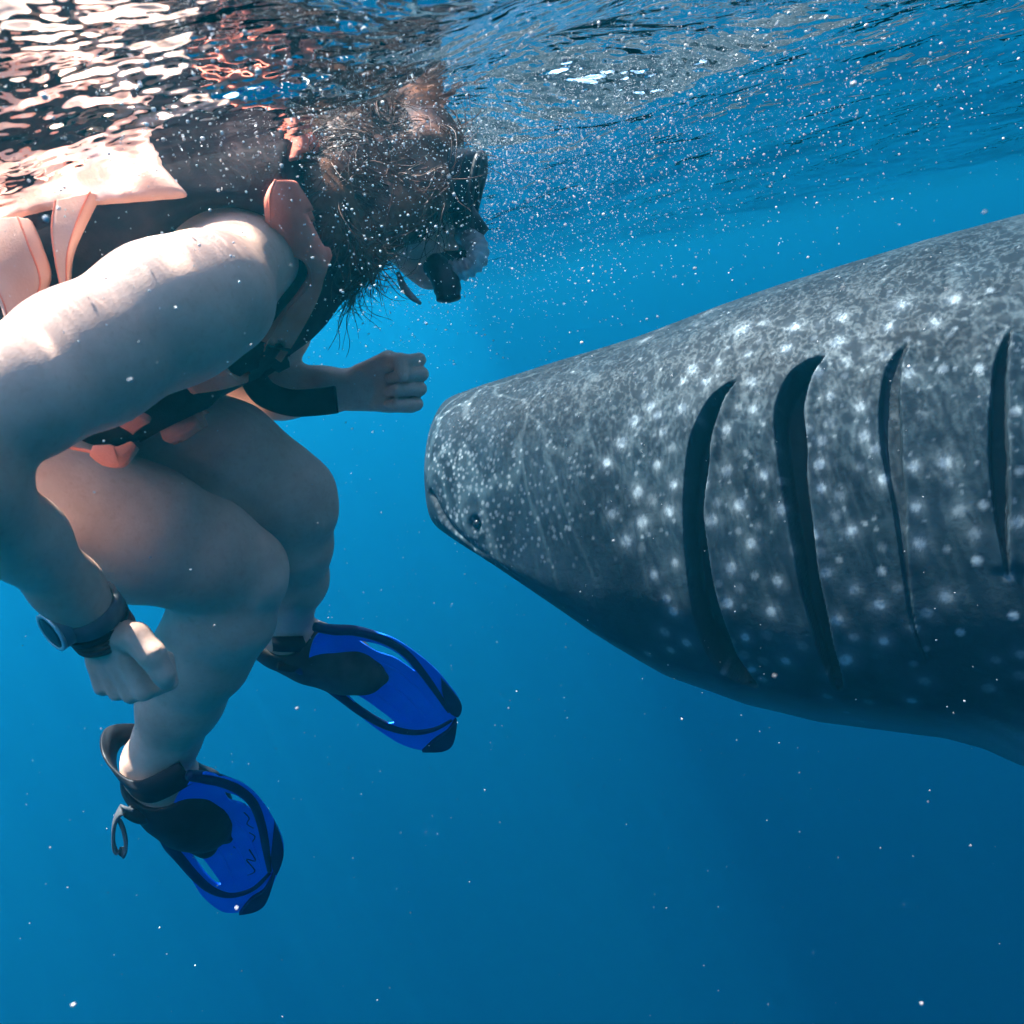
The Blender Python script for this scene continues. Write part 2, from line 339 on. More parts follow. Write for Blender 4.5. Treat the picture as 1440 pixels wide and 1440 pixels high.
# ------------------------------------------------------------------ whale shark
def whale_shark():
    # outline to follow (bearings of the upper and the lower edge of the animal)
    TOP = np.array([(596, 628), (598, 604), (608, 584), (625, 568), (645, 557), (700, 537), (760, 520), (830, 497), (900, 473), (1000, 435), (1100, 399), (1200, 366), (1300, 336), (1440, 303), (1700, 250), (2000, 215)], float)
    BOT = np.array([(596, 632), (597, 655), (603, 690), (620, 720), (645, 748), (700, 790), (760, 832), (850, 893), (950, 953), (1050, 992), (1150, 1016), (1250, 1026), (1330, 1035), (1385, 1050), (1440, 1076), (1700, 1110), (2000, 1110)], float)
    # spine: runs from the snout towards the camera's right, bending away
    LEN = 6.6
    sd = np.concatenate([np.linspace(0, .12, 34)[:-1] ** 1.0, np.linspace(.12, 1.75, 860)[:-1], np.linspace(1.75, LEN, 400)])
    yaw = np.radians(np.interp(sd, [0, 1.2, 2.4, 4, LEN], [29, 29, 14, 2, 10]))
    ds = np.diff(sd, prepend=0)
    ax = np.cumsum(np.cos(yaw) * ds) + (598 - 720) / F * 2.08; az = 2.08 - np.cumsum(np.sin(yaw) * ds)
    my = np.interp(sd, [0, .1, .3, .6, 1.0, 1.6, 2.5, LEN], [650, 690, 742, 772, 770, 742, 700, 700])
    ymid = (720 - my) / F * np.interp(sd, [0, 1, 2, 3, LEN], [2.05, 1.55, 1.3, 1.3, 1.3])
    upv = unit([-.02, 1, -.16])
    T = np.stack([np.cos(yaw), 0 * yaw, -np.sin(yaw)], 1); U = upv - T * (T @ upv)[:, None]; U /= np.linalg.norm(U, axis=1)[:, None]
    Lt = np.cross(U, T); Lt *= np.sign(-Lt[:, 2:3])                      # lateral, towards the camera side
    A = np.stack([ax, ymid, az], 1)
    def nose(s, r): return np.sqrt(np.clip(1 - (1 - np.clip(s / r, 0, 1)) ** 2.3, 0, 1))
    b = np.interp(sd, [0, .1, .3, .6, 1.0, 1.5, 2.1, 3.2, 4.4, 5.5, 6.2, LEN], [.27, .30, .35, .41, .475, .53, .55, .47, .32, .17, .08, .05]) * nose(sd, .16)
    hs = np.interp(sd, [0, .3, .6, 1, 1.5, 2.1, 3.2, 4.4, 5.5, 6.2, LEN], [.10, .22, .33, .45, .53, .54, .46, .33, .19, .12, .10])
    at = hs * .9 * nose(sd, .10); ab = hs * .5 * nose(sd, .10)
    at0 = at.copy(); ab0 = ab.copy()
    # angle samples: dense on the camera side
    th = np.concatenate([np.linspace(-math.pi / 2 - .3, math.pi / 2 + .3, 560), np.linspace(math.pi / 2 + .3, 1.5 * math.pi - .3, 92)[1:-1]])
    ct, st = np.cos(th), np.sin(th)
    cx = np.sign(ct) * np.abs(ct) ** .86
    def build():
        up_ = np.where(st > 0, 1., 0.)
        h = st * np.where(st > 0, np.abs(st) ** -.06 * at[:, None], ab[:, None]) if False else np.where(st[None] > 0, at[:, None] * np.abs(st[None]) ** .92, -ab[:, None] * np.abs(st[None]) ** .95)
        return A[:, None] + Lt[:, None] * (b[:, None] * cx[None])[..., None] + U[:, None] * h[..., None]
    near = sd < 2.6
    for it in range(9):                                                   # fit the profile to the outline
        P = build(); px, py = proj(P); jx = np.unravel_index(np.argmin(np.where(P[..., 2] > .5, px, 9e9)), px.shape); A[:, 0] += (597 - px[jx]) / F * P[jx][2]
        P = build(); px, py = proj(P)
        vis = P[..., 2] > .2
        for arr, fn, tgt, ref in ((at, np.argmin, TOP, 1), (ab, np.argmax, BOT, -1)):
            q = np.where(vis, py, 1e9 if ref == 1 else -1e9); j = fn(q, 1); i = np.arange(len(sd))
            want = np.interp(px[i, j], tgt[:, 0], tgt[:, 1]); _, ymp = proj(A)
            err = (py[i, j] - want) * ref / F * P[i, j, 2]
            lim = near & (sd > .012)
            arr[lim] = np.clip(arr[lim] + .8 * err[lim], .004, .9)
            k = np.ones(9) / 9; sm = np.convolve(np.pad(arr, 4, 'edge'), k, 'valid'); w = np.interp(sd, [0, .1, .2], [0, .4, 1]); arr[:] = arr * (1 - w) + sm * w
    for arr, a0 in ((at, at0), (ab, ab0)):                                 # past the frame: relax into the body's own taper
        i2 = np.searchsorted(sd, 1.9); sc_ = arr[i2] / a0[i2]; w = np.clip((sd - 1.5) / .8, 0, 1); arr[:] = arr * (1 - w) + a0 * w * (1 + (sc_ - 1) * np.clip(1 - (sd - 1.9) / 3, 0, 1))
    P = build(); n, m = P.shape[:2]
    V = P.reshape(-1, 3); Fq = grid_faces(n, m, True)
    tree = bvh(V[::1], Fq) if False else BVHTree.FromPolygons(P[::5, ::4].reshape(-1, 3).tolist(), grid_faces(len(P[::5]), len(th[::4]), True).tolist())
    def hit(px, py):
        d = pt(px, py, 1.); r = tree.ray_cast(Vector((0, 0, 0)), Vector(d))
        return None if r[0] is None else np.array(r[0])
    # normals
    du = np.gradient(P, axis=0); dv = np.roll(P, -1, 1) - np.roll(P, 1, 1); Nn = np.cross(du, dv); Nn /= np.linalg.norm(Nn, axis=2)[..., None] + 1e-9
    ctr = A[:, None]; Nn *= np.sign(((P - ctr) * Nn).sum(-1).mean())
    Nn = Nn.reshape(-1, 3); TT = np.repeat(T, m, 0)
    disp = np.zeros(len(V)); gill = np.zeros(len(V)); lit_rim = np.zeros(len(V))
    z1 = lambda a: [(580 + .5972 * x, 280 + .5972 * y) for x, y in a]
    slits = [
        (z1([(760, 428), (715, 480), (682, 560), (668, 650), (662, 750), (672, 850), (690, 950), (715, 1040), (755, 1105), (798, 1142)]), [2, 20, 27, 27, 24, 27, 31, 38, 38, 14], 1.0),
        (z1([(968, 368), (915, 420), (890, 500), (895, 600), (905, 700), (920, 800), (935, 900), (960, 1000), (985, 1080), (1005, 1148)]), [2, 28, 34, 32, 27, 24, 22, 20, 18, 9], 1.0),
        (z1([(1168, 340), (1135, 400), (1125, 500), (1130, 600), (1145, 700), (1155, 800), (1165, 900), (1180, 1000), (1210, 1085)]), [2, 20, 27, 25, 18, 11, 7, 5, 3], .36),
        (z1([(1408, 312), (1387, 390), (1380, 500), (1380, 600), (1385, 700), (1390, 780), (1402, 880)]), [2, 15, 20, 22, 19, 12, 4], .75)]
    q = np.random.default_rng(8)
    for pts, ws, st_ in slits:
        C = catmull(np.array(pts), 160); w = np.interp(np.linspace(0, 1, 160), np.linspace(0, 1, len(ws)), ws) * .5972 * (.92 if st_ == 1. else .78)
        H = [hit(*c) for c in C]; ok = [i for i, h in enumerate(H) if h is not None]
        Hc = np.array([H[i] for i in ok]); wm = np.array([w[i] * H[i][2] / F for i in ok])
        tt = np.arange(len(Hc)) / len(Hc)
        wav = 1 + .10 * np.sin(tt * 13 + 1 + 2 * np.sin(tt * 7)) + .05 * np.sin(tt * 37 + 3 * np.sin(tt * 5))
        sel = np.where((np.abs(V - Hc.mean(0)) < (Hc.max(0) - Hc.min(0)) / 2 + .12).all(1))[0]
        for c0 in range(0, len(sel), 20000):
            s = sel[c0:c0 + 20000]; D = np.linalg.norm(V[s][:, None] - Hc[None], axis=2); j = D.argmin(1); d = D[np.arange(len(s)), j]
            sg = np.sign(((V[s] - Hc[j]) * TT[s]).sum(1)); x = d * sg / (wm[j] * np.where(sg > 0, wav[j], 1))
            end = np.clip(np.minimum(j, len(Hc) - 1 - j) / 8, 0, 1)
            mk = np.clip((1.18 - np.abs(x)) / .36, 0, 1); mk = mk * mk * (3 - 2 * mk)
            disp[s] -= .045 * st_ * mk * (.25 + .75 * end) * np.clip(wm[j] / .014, .25, 1.3)
            gill[s] = np.maximum(gill[s], mk * (.10 + .90 * st_))
            wr = np.maximum(wm[j], .006); xr = (d * sg - wm[j] * 1.25) / .011; disp[s] += 0.0045 * st_ * np.exp(-xr ** 2) * end
            lit_rim[s] = np.maximum(lit_rim[s], np.exp(-((d * sg - wm[j] * 1.22) / .005) ** 2) * end * st_)
            xl = (d * sg + wm[j] * 1.5) / .03; disp[s] += .003 * np.exp(-xl ** 2) * end
    # the mouth corner: a groove under the eye, running back along the jaw
    C = catmull(np.array([(606, 694), (626, 729), (652, 757), (690, 786), (726, 812)]), 60)
    Hc = np.array([h for h in (hit(*c) for c in C) if h is not None])
    if len(Hc):
        sel = np.where((np.abs(V - Hc.mean(0)) < (Hc.max(0) - Hc.min(0)) / 2 + .05).all(1))[0]
        D = np.linalg.norm(V[sel][:, None] - Hc[None], axis=2); d = D.min(1); tp = np.clip(1 - D.argmin(1) / len(Hc), .15, 1)
        disp[sel] -= .014 * tp * np.exp(-(d / .009) ** 2); gill[sel] = np.maximum(gill[sel], .6 * tp * np.exp(-(d / .008) ** 2))
    # eye socket
    E0 = hit(669, 738); d = np.linalg.norm(V - E0, axis=1)
    disp += -.012 * np.exp(-(d / .015) ** 2) + .003 * np.exp(-((d - .026) / .012) ** 2)
    # skin folds and soft unevenness
    uu = np.repeat(sd, m); vv = np.tile(th, n)
    disp += .004 * np.sin(uu * 9 + 2 * np.sin(vv * 3)) * np.sin(vv * 5 + uu * 3) * np.clip(uu / .3, 0, 1)
    # a keel along the back
    # pale spots
    light = np.zeros(len(V)); ring = np.zeros(len(V))
    big = z1([(560, 485), (575, 507), (635, 492), (690, 430), (637, 428), (588, 548), (575, 625), (490, 572), (615, 672), (605, 735), (505, 805), (570, 885), (620, 855), (600, 940), (615, 970), (645, 1045),
              (740, 545), (805, 495), (830, 650), (740, 640), (770, 720), (705, 755), (797, 810), (750, 868), (860, 900), (845, 970), (745, 950), (785, 1030), (800, 1105), (880, 1085), (985, 465), (1055, 490), (965, 570),
              (1065, 560), (965, 680), (1035, 780), (975, 880), (1105, 875), (1040, 920), (1100, 955), (1000, 990), (1110, 1040), (1022, 1080), (1175, 1178), (1250, 400), (1170, 410), (1180, 630), (1255, 620), (1185, 725),
              (1345, 720), (1195, 810), (1255, 935), (1290, 1020), (945, 790), (800, 430), (955, 410), (1335, 400), (660, 400), (1110, 660), (870, 730), (960, 625), (1090, 590), (720, 385), (790, 365), (880, 350), (1000, 335),
              (1120, 300), (1230, 290), (1360, 215), (1275, 235), (1150, 245), (1010, 275), (900, 300), (780, 310), (520, 520), (455, 620), (530, 690), (470, 740), (540, 760), (1420, 500), (1430, 640), (1425, 760), (1415, 980), (1330, 850)])
    spots = []
    for p in big:
        h = hit(*p)
        if h is not None: spots.append((h, q.uniform(6.5, 10.5) * h[2] / F, q.uniform(.55, 1.)))
    for _ in range(200):                                               # fainter ones between the large ones
        p = (q.uniform(900, 1440), q.uniform(420, 1020)); h = hit(*p)
        if h is not None and min(np.linalg.norm(h - s[0]) for s in spots) > .028: spots.append((h, q.uniform(5, 11) * h[2] / F, q.uniform(.15, .45)))
    for _ in range(800):                                               # fine dots over the snout
        x = 600 + abs(q.normal(0, 95)); p = (x, q.uniform(540, 800)); h = hit(*p)
        if h is not None and (not spots or min(np.linalg.norm(h - s[0]) for s in spots[-80:]) > .011): spots.append((h, q.uniform(1.8, 3.6) * h[2] / F, q.uniform(.10, .42)))
    for _ in range(420):                                               # small dashes over the crown of the head
        p = (q.uniform(640, 1440), q.uniform(320, 760)); h = hit(*p)
        if h is not None: spots.append((h, q.uniform(2, 4.2) * h[2] / F, q.uniform(.15, .5)))
    order = np.argsort(V[:, 0]); xs = V[order, 0]
    for h, r, s in spots:
        a, c = np.searchsorted(xs, h[0] - 2.2 * r), np.searchsorted(xs, h[0] + 2.2 * r); ii = order[a:c]
        d = np.linalg.norm((V[ii] - h) + q.normal(0, r * .10, (len(ii), 1)), axis=1) / r
        light[ii] = np.maximum(light[ii], s * np.clip((1.15 - d) * 1.6, 0, 1))
        if r > .008: light[ii] = np.maximum(light[ii], s * .32 * np.exp(-(d / 1.6) ** 2))
    # the rest of the body: rows of spots between pale bars, as a rule of the skin
    pxv, _ = proj(V); rest = ((uu > .8) & ((pxv > 1445) | (V[:, 2] < .25) | (np.cos(vv) < -.1)) & (np.sin(vv) > -.62)).astype(float)
    girth = np.where(np.cos(vv) < 0, math.pi - vv, vv) * .5
    ci, cj = np.floor(uu / .088), np.floor(girth / .080); hsh = lambda a_, b_, k: np.abs(np.sin(a_ * 127.1 + b_ * 311.7 + k) * 43758.5453) % 1
    du_ = (uu / .088 - ci - .5 - .5 * (hsh(ci, cj, 1.) - .5)) * .088; dv_ = (girth / .080 - cj - .5 - .5 * (hsh(ci, cj, 2.) - .5)) * .080
    rr_ = .009 + .010 * hsh(ci, cj, 3.)
    light = np.maximum(light, rest * (.35 + .5 * hsh(ci, cj, 4.)) * np.clip((1.2 - np.sqrt(du_ ** 2 + dv_ ** 2) / rr_) * 2, 0, 1))
    bar = np.abs((uu + .02 * np.sin(vv * 6)) / .176 % 1 - .5); light = np.maximum(light, rest * .16 * np.clip((bar - .47) / .02, 0, 1) * (uu > 1.6))
    light = np.maximum(light * (1 - gill), lit_rim * .10)  # pale slit edges: light on the flaps painted into the skin
    belly = np.clip((-np.sin(vv) - .52) / .25, 0, 1) * np.clip(uu / .12, 0, 1)
    fb_ = hit(1436, 1045)
    if fb_ is not None: light = np.maximum(light, .28 * np.exp(-(np.linalg.norm(V - fb_, axis=1) / .075) ** 2) * (1 + .3 * np.sin(uu * 60 + vv * 40)))
    V2 = V + Nn * disp[:, None]
    me = mesh_np('body', wd(V2) - BASE, Fq)
    # close the two ends and grow the fins from the same skin
    col = np.stack([light, gill, belly, np.ones(len(V))], 1).astype(np.float32)
    bm = bmesh.new(); bm.from_mesh(me); bm.verts.ensure_lookup_table()
    for r0 in (0, (n - 1) * m): bm.faces.new([bm.verts[r0 + k] for k in range(m)] if r0 else [bm.verts[m - 1 - k] for k in range(m)])
    base = np.array(BASE)
    def fin(root, tip, chord0, chord1, cdir, thick, sweep=0., rows=14, seg=16):
        nonlocal col
        root = np.asarray(root); tip = np.asarray(tip); c = unit(cdir); up_ = unit(np.cross(tip - root, c)); rings = []
        for i in range(rows + 1):
            t = i / rows; ch = chord0 + (chord1 - chord0) * t ** .85; ch *= math.sqrt(max(1 - (max(t - .8, 0) / .2) ** 2, .02)); o = root + (tip - root) * t + c * sweep * t * t
            th_ = thick * (1 - .8 * t)
            rr = []
            for k in range(seg):
                a = 2 * math.pi * k / seg; rr.append(o + c * ch * .5 * math.cos(a) + up_ * th_ * math.sin(a) * (.6 + .4 * math.cos(a)))
            rings.append([bm.verts.new(p) for p in (wd(np.array(rr)) - base)])
        for i in range(rows):
            for k in range(seg): bm.faces.new([rings[i][k], rings[i][(k + 1) % seg], rings[i + 1][(k + 1) % seg], rings[i + 1][k]])
        bm.faces.new(rings[-1]); bm.faces.new(rings[0][::-1])
        col = np.vstack([col, np.tile(np.array([[.10, 0, 0, 1]], np.float32), ((rows + 1) * seg, 1))])
    S = lambda s: np.searchsorted(sd, s)
    i = S(1.72); down = -U[i]
    for sgn in (1, -1):
        root = A[i] + Lt[i] * sgn * b[i] * .80 + down * ab[i] * .62
        fin(root, root + Lt[i] * sgn * .62 + down * .55 + T[i] * .55, .52, .12, T[i] + down * .15, .06, .15)
    i = S(3.5); fin(A[i] + U[i] * at[i] * .9, A[i] + U[i] * (at[i] + .42) + T[i] * .35, .55, .12, T[i], .05, .1)
    i = S(4.9); fin(A[i] + U[i] * at[i] * .9, A[i] + U[i] * (at[i] + .18) + T[i] * .15, .25, .06, T[i], .03, .05)
    i = len(sd) - 4; fin(A[i] - T[i] * .1, A[i] + U[i] * 1.15 + T[i] * .75, .34, .10, T[i], .05, .15); fin(A[i] - T[i] * .1, A[i] - U[i] * .55 + T[i] * .35, .30, .08, T[i], .04, .1)
    bmesh.ops.recalc_face_normals(bm, faces=bm.faces)
    bm.to_mesh(me); bm.free(); me.shade_smooth()
    ca = me.color_attributes.new('skin_marks', 'FLOAT_COLOR', 'POINT'); ca.data.foreach_set('color', col.ravel())
    # skin material
    mt = mat('shark_skin', (.05, .07, .08), .62, .18); N, L = mt.node_tree.nodes, mt.node_tree.links; B = N['Principled BSDF']
    at_ = N.new('ShaderNodeAttribute'); at_.attribute_name = 'skin_marks'; sp = N.new('ShaderNodeSeparateColor'); L.new(at_.outputs['Color'], sp.inputs[0])
    tc = N.new('ShaderNodeTexCoord'); n1 = N.new('ShaderNodeTexNoise'); n1.inputs['Scale'].default_value = 9; n1.inputs['Detail'].default_value = 8; n1.inputs['Roughness'].default_value = .65
    L.new(tc.outputs['Object'], n1.inputs['Vector'])
    r1 = N.new('ShaderNodeValToRGB'); r1.color_ramp.elements[0].position = .35; r1.color_ramp.elements[0].color = (.007, .018, .026, 1); r1.color_ramp.elements[1].position = .68; r1.color_ramp.elements[1].color = (.023, .045, .059, 1)
    L.new(n1.outputs[0], r1.inputs[0])
    def mix(fac, a, c):
        x = N.new('ShaderNodeMix'); x.data_type = 'RGBA'; L.new(fac, x.inputs[0])
        if isinstance(a, tuple): x.inputs[6].default_value = (*a, 1)
        else: L.new(a, x.inputs[6])
        x.inputs[7].default_value = (*c, 1); return x.outputs[2]
    n3 = N.new('ShaderNodeTexNoise'); n3.inputs['Scale'].default_value = 150; n3.inputs['Detail'].default_value = 3; L.new(tc.outputs['Object'], n3.inputs['Vector'])
    mu = N.new('ShaderNodeMath'); mu.operation = 'MULTIPLY_ADD'; mu.inputs[1].default_value = 1.1; mu.inputs[2].default_value = .42; L.new(n3.outputs[0], mu.inputs[0])
    m2 = N.new('ShaderNodeMath'); m2.operation = 'MULTIPLY'; m2.use_clamp = True; L.new(mu.outputs[0], m2.inputs[0]); L.new(sp.outputs[0], m2.inputs[1])
    c0 = mix(sp.outputs[2], r1.outputs[0], (.20, .22, .23))
    c1 = mix(m2.outputs[0], c0, (.31, .38, .41)); c2 = mix(sp.outputs[1], c1, (.012, .014, .018)); L.new(c2, B.inputs['Base Color'])
    bp = N.new('ShaderNodeBump'); bp.inputs['Strength'].default_value = .35; bp.inputs['Distance'].default_value = .004
    n2 = N.new('ShaderNodeTexNoise'); n2.inputs['Scale'].default_value = 60; n2.inputs['Detail'].default_value = 6; L.new(tc.outputs['Object'], n2.inputs['Vector']); L.new(n2.outputs[0], bp.inputs['Height']); L.new(bp.outputs[0], B.inputs['Normal'])
    body = link('body', me, shark, mt)
    # eyes: one on each side
    nv = unit(E0 - A[S(.18)])
    def ball(c, r, seg=24, rings=14, sq=1.):
        u = np.linspace(0, math.pi, rings); v = np.linspace(0, 2 * math.pi, seg, endpoint=False)
        X = np.stack([np.outer(np.sin(u), np.cos(v)), np.outer(np.sin(u), np.sin(v)), np.outer(np.cos(u), np.ones(seg))], -1).reshape(-1, 3)
        return c + X * r, grid_faces(rings, seg, True)
    mirror = E0 - 2 * Lt[S(.2)] * ((E0 - A[S(.2)]) @ Lt[S(.2)])
    for c, sg in ((E0, 1), (mirror, -1)):
        Vb, Fb = ball(c - Lt[S(.2)] * sg * .010, .0125)
        eye = obj('eye', Vb, Fb, mat('shark_eye', (.010, .012, .014), .2, .5), shark, base=BASE)
    return A, T, Lt, tree
sh0 = wd(pt(900, 900, 1.7)); BASE = sh0
shark = empty('whale_shark', sh0)
tag(shark, 'huge grey whale shark with white spots and dark gill slits facing the snorkeler', 'whale shark')
whale_shark()
# ------------------------------------------------------------------ snorkeler
PB = wd(pt(300, 1150, 1.0))
person = empty('person', PB)
tag(person, 'snorkeler curled up at the surface in black and orange life vest and blue fins', 'person')
RES = .0026
def part(name, V, Fq, m, parent=None, smooth=True):
    p = person if parent is None else parent
    return obj(name, V, Fq, m, p, smooth, base=PB)
def partl(name, VF, m, parent=None, smooth=True):
    return polyobj(name, VF[0], VF[1], m, person if parent is None else parent, smooth, base=PB)
ZAX = (0.12, 0, 1)
TORSO = [(-70, 560, .80, 122), (70, 500, .80, 112), (220, 415, .82, 116), (330, 365, .84, 104), (400, 335, .86, 62)]
# arms and legs as bearings, distances and half-thicknesses
ARM_N = [(295, 416, .655, 88), (238, 442, .63, 93), (118, 507, .575, 91), (28, 556, .525, 83), (-105, 640, .475, 76)]
FORE_N = [(-105, 640, .475, 76), (-52, 684, .50, 70), (30, 756, .565, 54), (95, 826, .625, 41), (145, 888, .67, 35)]
ARM_F = [(400, 370, .99, 60), (380, 460, 1.03, 52), (345, 545, 1.05, 43)]
FORE_F = [(345, 545, 1.05, 43), (395, 548, 1.05, 40), (455, 549, 1.05, 31), (506, 547, 1.05, 27)]
THIGH_N = [(-60, 655, .69, 122), (70, 712, .735, 108), (190, 748, .785, 95), (285, 780, .84, 78), (338, 801, .875, 62)]
SHANK_N = [(338, 806, .875, 60), (314, 866, .89, 64), (283, 925, .915, 61), (255, 985, .95, 54), (235, 1040, .985, 42), (222, 1078, 1.0, 42)]
FOOT_N = [(222, 1082, 1.0, 44), (250, 1120, 1.02, 44), (275, 1148, 1.05, 34), (295, 1165, 1.07, 22)]
THIGH_F = [(60, 600, .93, 118), (200, 625, .93, 108), (310, 655, .95, 92), (380, 692, .985, 74), (406, 708, 1.0, 62)]
SHANK_F = [(406, 708, 1.0, 60), (412, 765, 1.03, 52), (412, 815, 1.08, 46), (404, 860, 1.13, 33), (402, 892, 1.15, 35)]
FOOT_F = [(402, 892, 1.15, 36), (440, 912, 1.16, 36), (480, 930, 1.17, 28), (500, 940, 1.18, 18)]
HEADC = pt(566, 268, .985)
FACE = unit([.965, -.20, .06])                   # where the face looks
HUP = unit(np.array([.18, .96, -.1])); HUP = unit(HUP - FACE * (HUP @ FACE)); HSD = np.cross(FACE, HUP)   # head up, head side
HSD = HSD * np.sign(-HSD[2])                       # side towards the camera
def hd(f, u, s): return HEADC + FACE * f + HUP * u + HSD * s

def fist(S, w, e1, e2, e3, sc_=1.0, thumb=None):
    """closed hand: w wrist, e1 to the knuckles, e2 index -> little finger, e3 back of the hand"""
    e1, e3 = unit(e1), np.asarray(e3, float); e3 = unit(e3 - e1 * (e3 @ e1)); c = np.cross(e1, e3); e2 = c * np.sign(c @ np.asarray(e2))
    L = [.083, .085, .080, .072]
    P = lambda a, b, c_: w + (e1 * a + e2 * b + e3 * c_) * sc_
    for i in range(4):
        o = (i - 1.5)
        S.cone(P(-.012, o * .009, 0), P(L[i] * .55, o * .0165, .002), .017 * sc_, .0130 * sc_, .006)
        S.cone(P(L[i] * .55, o * .0165, .002), P(L[i], o * .0205, .004), .0130 * sc_, .0112 * sc_, .004)
        S.cone(P(L[i] * .45, o * .0165, -.012), P(L[i] * .8, o * .018, -.012), .012 * sc_, .010 * sc_, .008)
    for i in range(4):
        o = (i - 1.5) * .0205; l = (1.0, 1.06, 1.0, .84)[i]
        k0 = P(L[i], o, .003); k1 = P(L[i] + .010, o, -.036 * l); k2 = P(L[i] - .020 * l, o * .95, -.046 * l); k3 = P(L[i] - .034 * l, o * .92, -.028)
        S.cone(k0, k1, .0106 * sc_, .0100 * sc_, .0015); S.cone(k1, k2, .0100 * sc_, .0090 * sc_, .0015); S.cone(k2, k3, .0090 * sc_, .0075 * sc_, .0015)
    t0, t1, t2, t3 = P(.008, -.020, -.008), P(.048, -.036, -.020), P(.068, -.030, -.046), P(.068, -.008, -.058)
    if thumb: S.chain(thumb, .003); return
    S.cone(t0, t1, .0165 * sc_, .0135 * sc_, .010); S.cone(t1, t2, .0125 * sc_, .0108 * sc_, .004); S.cone(t2, t3, .0108 * sc_, .0085 * sc_, .003)

def make_body():
    S = Soft((-.62, -.62, .38), (.02, .60, 1.34), RES)
    S.chain(TORSO, .03, ZAX, 1.38)
    S.chain([(405, 330, .86, 62), (470, 312, .92, 54), (525, 300, .97, 52)], .03)
    S.chain([(360, 350, .76, 62), (300, 412, .68, 74)], .03); S.chain([(380, 350, .92, 60), (398, 372, .98, 60)], .03)
    S.chain(ARM_N, .02); S.chain(FORE_N, .02, (.3, .5, .8), .95); S.chain(ARM_F, .02); S.chain(FORE_F, .015)
    S.chain(THIGH_N, .02); S.chain(SHANK_N, .018); S.chain(FOOT_N, .012); S.chain(THIGH_F, .02); S.chain(SHANK_F, .018); S.chain(FOOT_F, .012)
    S.chain([(-20, 610, .82, 118), (-70, 590, .78, 125), (-60, 640, .68, 128)], .03); S.chain([(-20, 610, .82, 118), (60, 600, .93, 112)], .03)
    # calf, heel, kneecap
    S.chain([(285, 880, .90, 48), (256, 935, .925, 43), (232, 1000, .96, 26)], .02)
    S.chain([(205, 1062, .995, 30), (214, 1092, 1.005, 30)], .012); S.chain([(392, 885, 1.15, 26), (396, 900, 1.15, 24)], .01)
    S.chain([(356, 784, .85, 34), (368, 816, .86, 33)], .012); S.chain([(366, 835, .868, 22), (352, 880, .885, 24), (318, 945, .92, 20)], .02); S.chain([(130, 700, .73, 52), (230, 726, .78, 46), (316, 772, .84, 32)], .02); S.chain([(422, 690, .985, 45), (430, 720, .995, 40)], .02)
    S.chain([(186, 1072, .965, 10), (190, 1078, .965, 10)], .012)                                   # ankle bone
    # head
    S.cone(hd(-.018, .025, 0), hd(.012, .020, 0), .083, .078, .01, HSD, .84)
    S.cone(hd(.028, -.020, 0), hd(.048, -.075, 0), .062, .036, .025, HSD, .92)
    S.cone(hd(.010, -.060, .020), hd(.058, -.098, .004), .034, .019, .02); S.cone(hd(.010, -.060, -.020), hd(.058, -.098, -.004), .034, .019, .02)
    S.cone(hd(.082, .005, 0), hd(.104, -.030, 0), .010, .014, .010)                                # nose
    S.cone(hd(.085, -.062, .012), hd(.085, -.062, -.012), .009, .009, .008); S.cone(hd(.082, -.074, .010), hd(.082, -.074, -.010), .009, .009, .006)   # lips
    for s in (1, -1):
        S.cone(hd(-.012, .005, s * .072), hd(-.004, -.030, s * .070), .016, .011, .008); S.cone(hd(.070, .018, s * .030), hd(.072, .018, s * .032), .017, .017, .006)
    # hands
    w = pt(145, 888, .67); fist(S, w, [.20, -.86, .22], [-.95, -.10, .2], [-.30, -.30, -.92], .78,
        [(164, 892, .668, 23), (190, 896, .654, 21), (213, 920, .652, 19), (229, 947, .660, 15.5), (233, 957, .664, 13)])
    w2 = pt(506, 547, 1.05); fist(S, w2, [1, .10, .06], [.25, -1, .0], [.10, .12, 1], 1.0)
    return S.mesh()
BV, BF = make_body()
part('body', BV, BF, M_skin)

# ---- swim shorts over the hips
def make_shorts():
    S = Soft((-.72, -.12, .46), (-.30, .30, 1.14), .004)
    g = lambda L_: [(p[0], p[1], p[2], p[3] + 5) for p in L_]
    S.chain(g(TORSO[:2]), .03, ZAX, 1.38); S.chain(g([(-20, 610, .82, 118), (-70, 590, .78, 125), (-60, 640, .68, 128)]), .03); S.chain(g([(-20, 610, .82, 118), (60, 600, .93, 112)]), .03); S.chain(g(THIGH_N[:2]), .02)
    S.clip(pt(10, 640, .70), [1, -.35, .2]); S.clip(pt(-20, 470, .8), [.5, 1, 0])
    return S.mesh()
part('swim_shorts', *make_shorts(), M_web)
# ---- life vest
def vest_field():
    S = Soft((-.72, -.05, .50), (-.12, .52, 1.14), .004)
    S.chain([(p[0], p[1], p[2], p[3] + 27) for p in TORSO[:-1]] + [(432, 322, .865, 96)], .03, ZAX, 1.40)
    S.chain([(100, 565, .74, 62), (215, 528, .74, 64), (318, 472, .76, 56)], .03)
    # shoulder straps and collar
    S.chain([(330, 330, .73, 48), (395, 285, .76, 50), (430, 320, .77, 46)], .03); S.chain([(330, 330, .95, 46), (400, 290, .96, 46), (440, 330, .96, 42)], .03)
    S.chain([(410, 265, .80, 46), (430, 240, .86, 48), (420, 270, .92, 46)], .03)
    S.clip(pt(455, 330, .86), [1, .25, 0]); S.clip(pt(-85, 600, .8), [-1, -.6, 0])
    # neck hole and arm hole
    S.cone(pt(440, 316, .89), pt(560, 285, .99), .056, .070, .012, sub=True)
    S.cone(pt(330, 400, .72), pt(180, 450, .56), .074, .082, .012, sub=True)
    return S
VV, VF = vest_field().mesh()
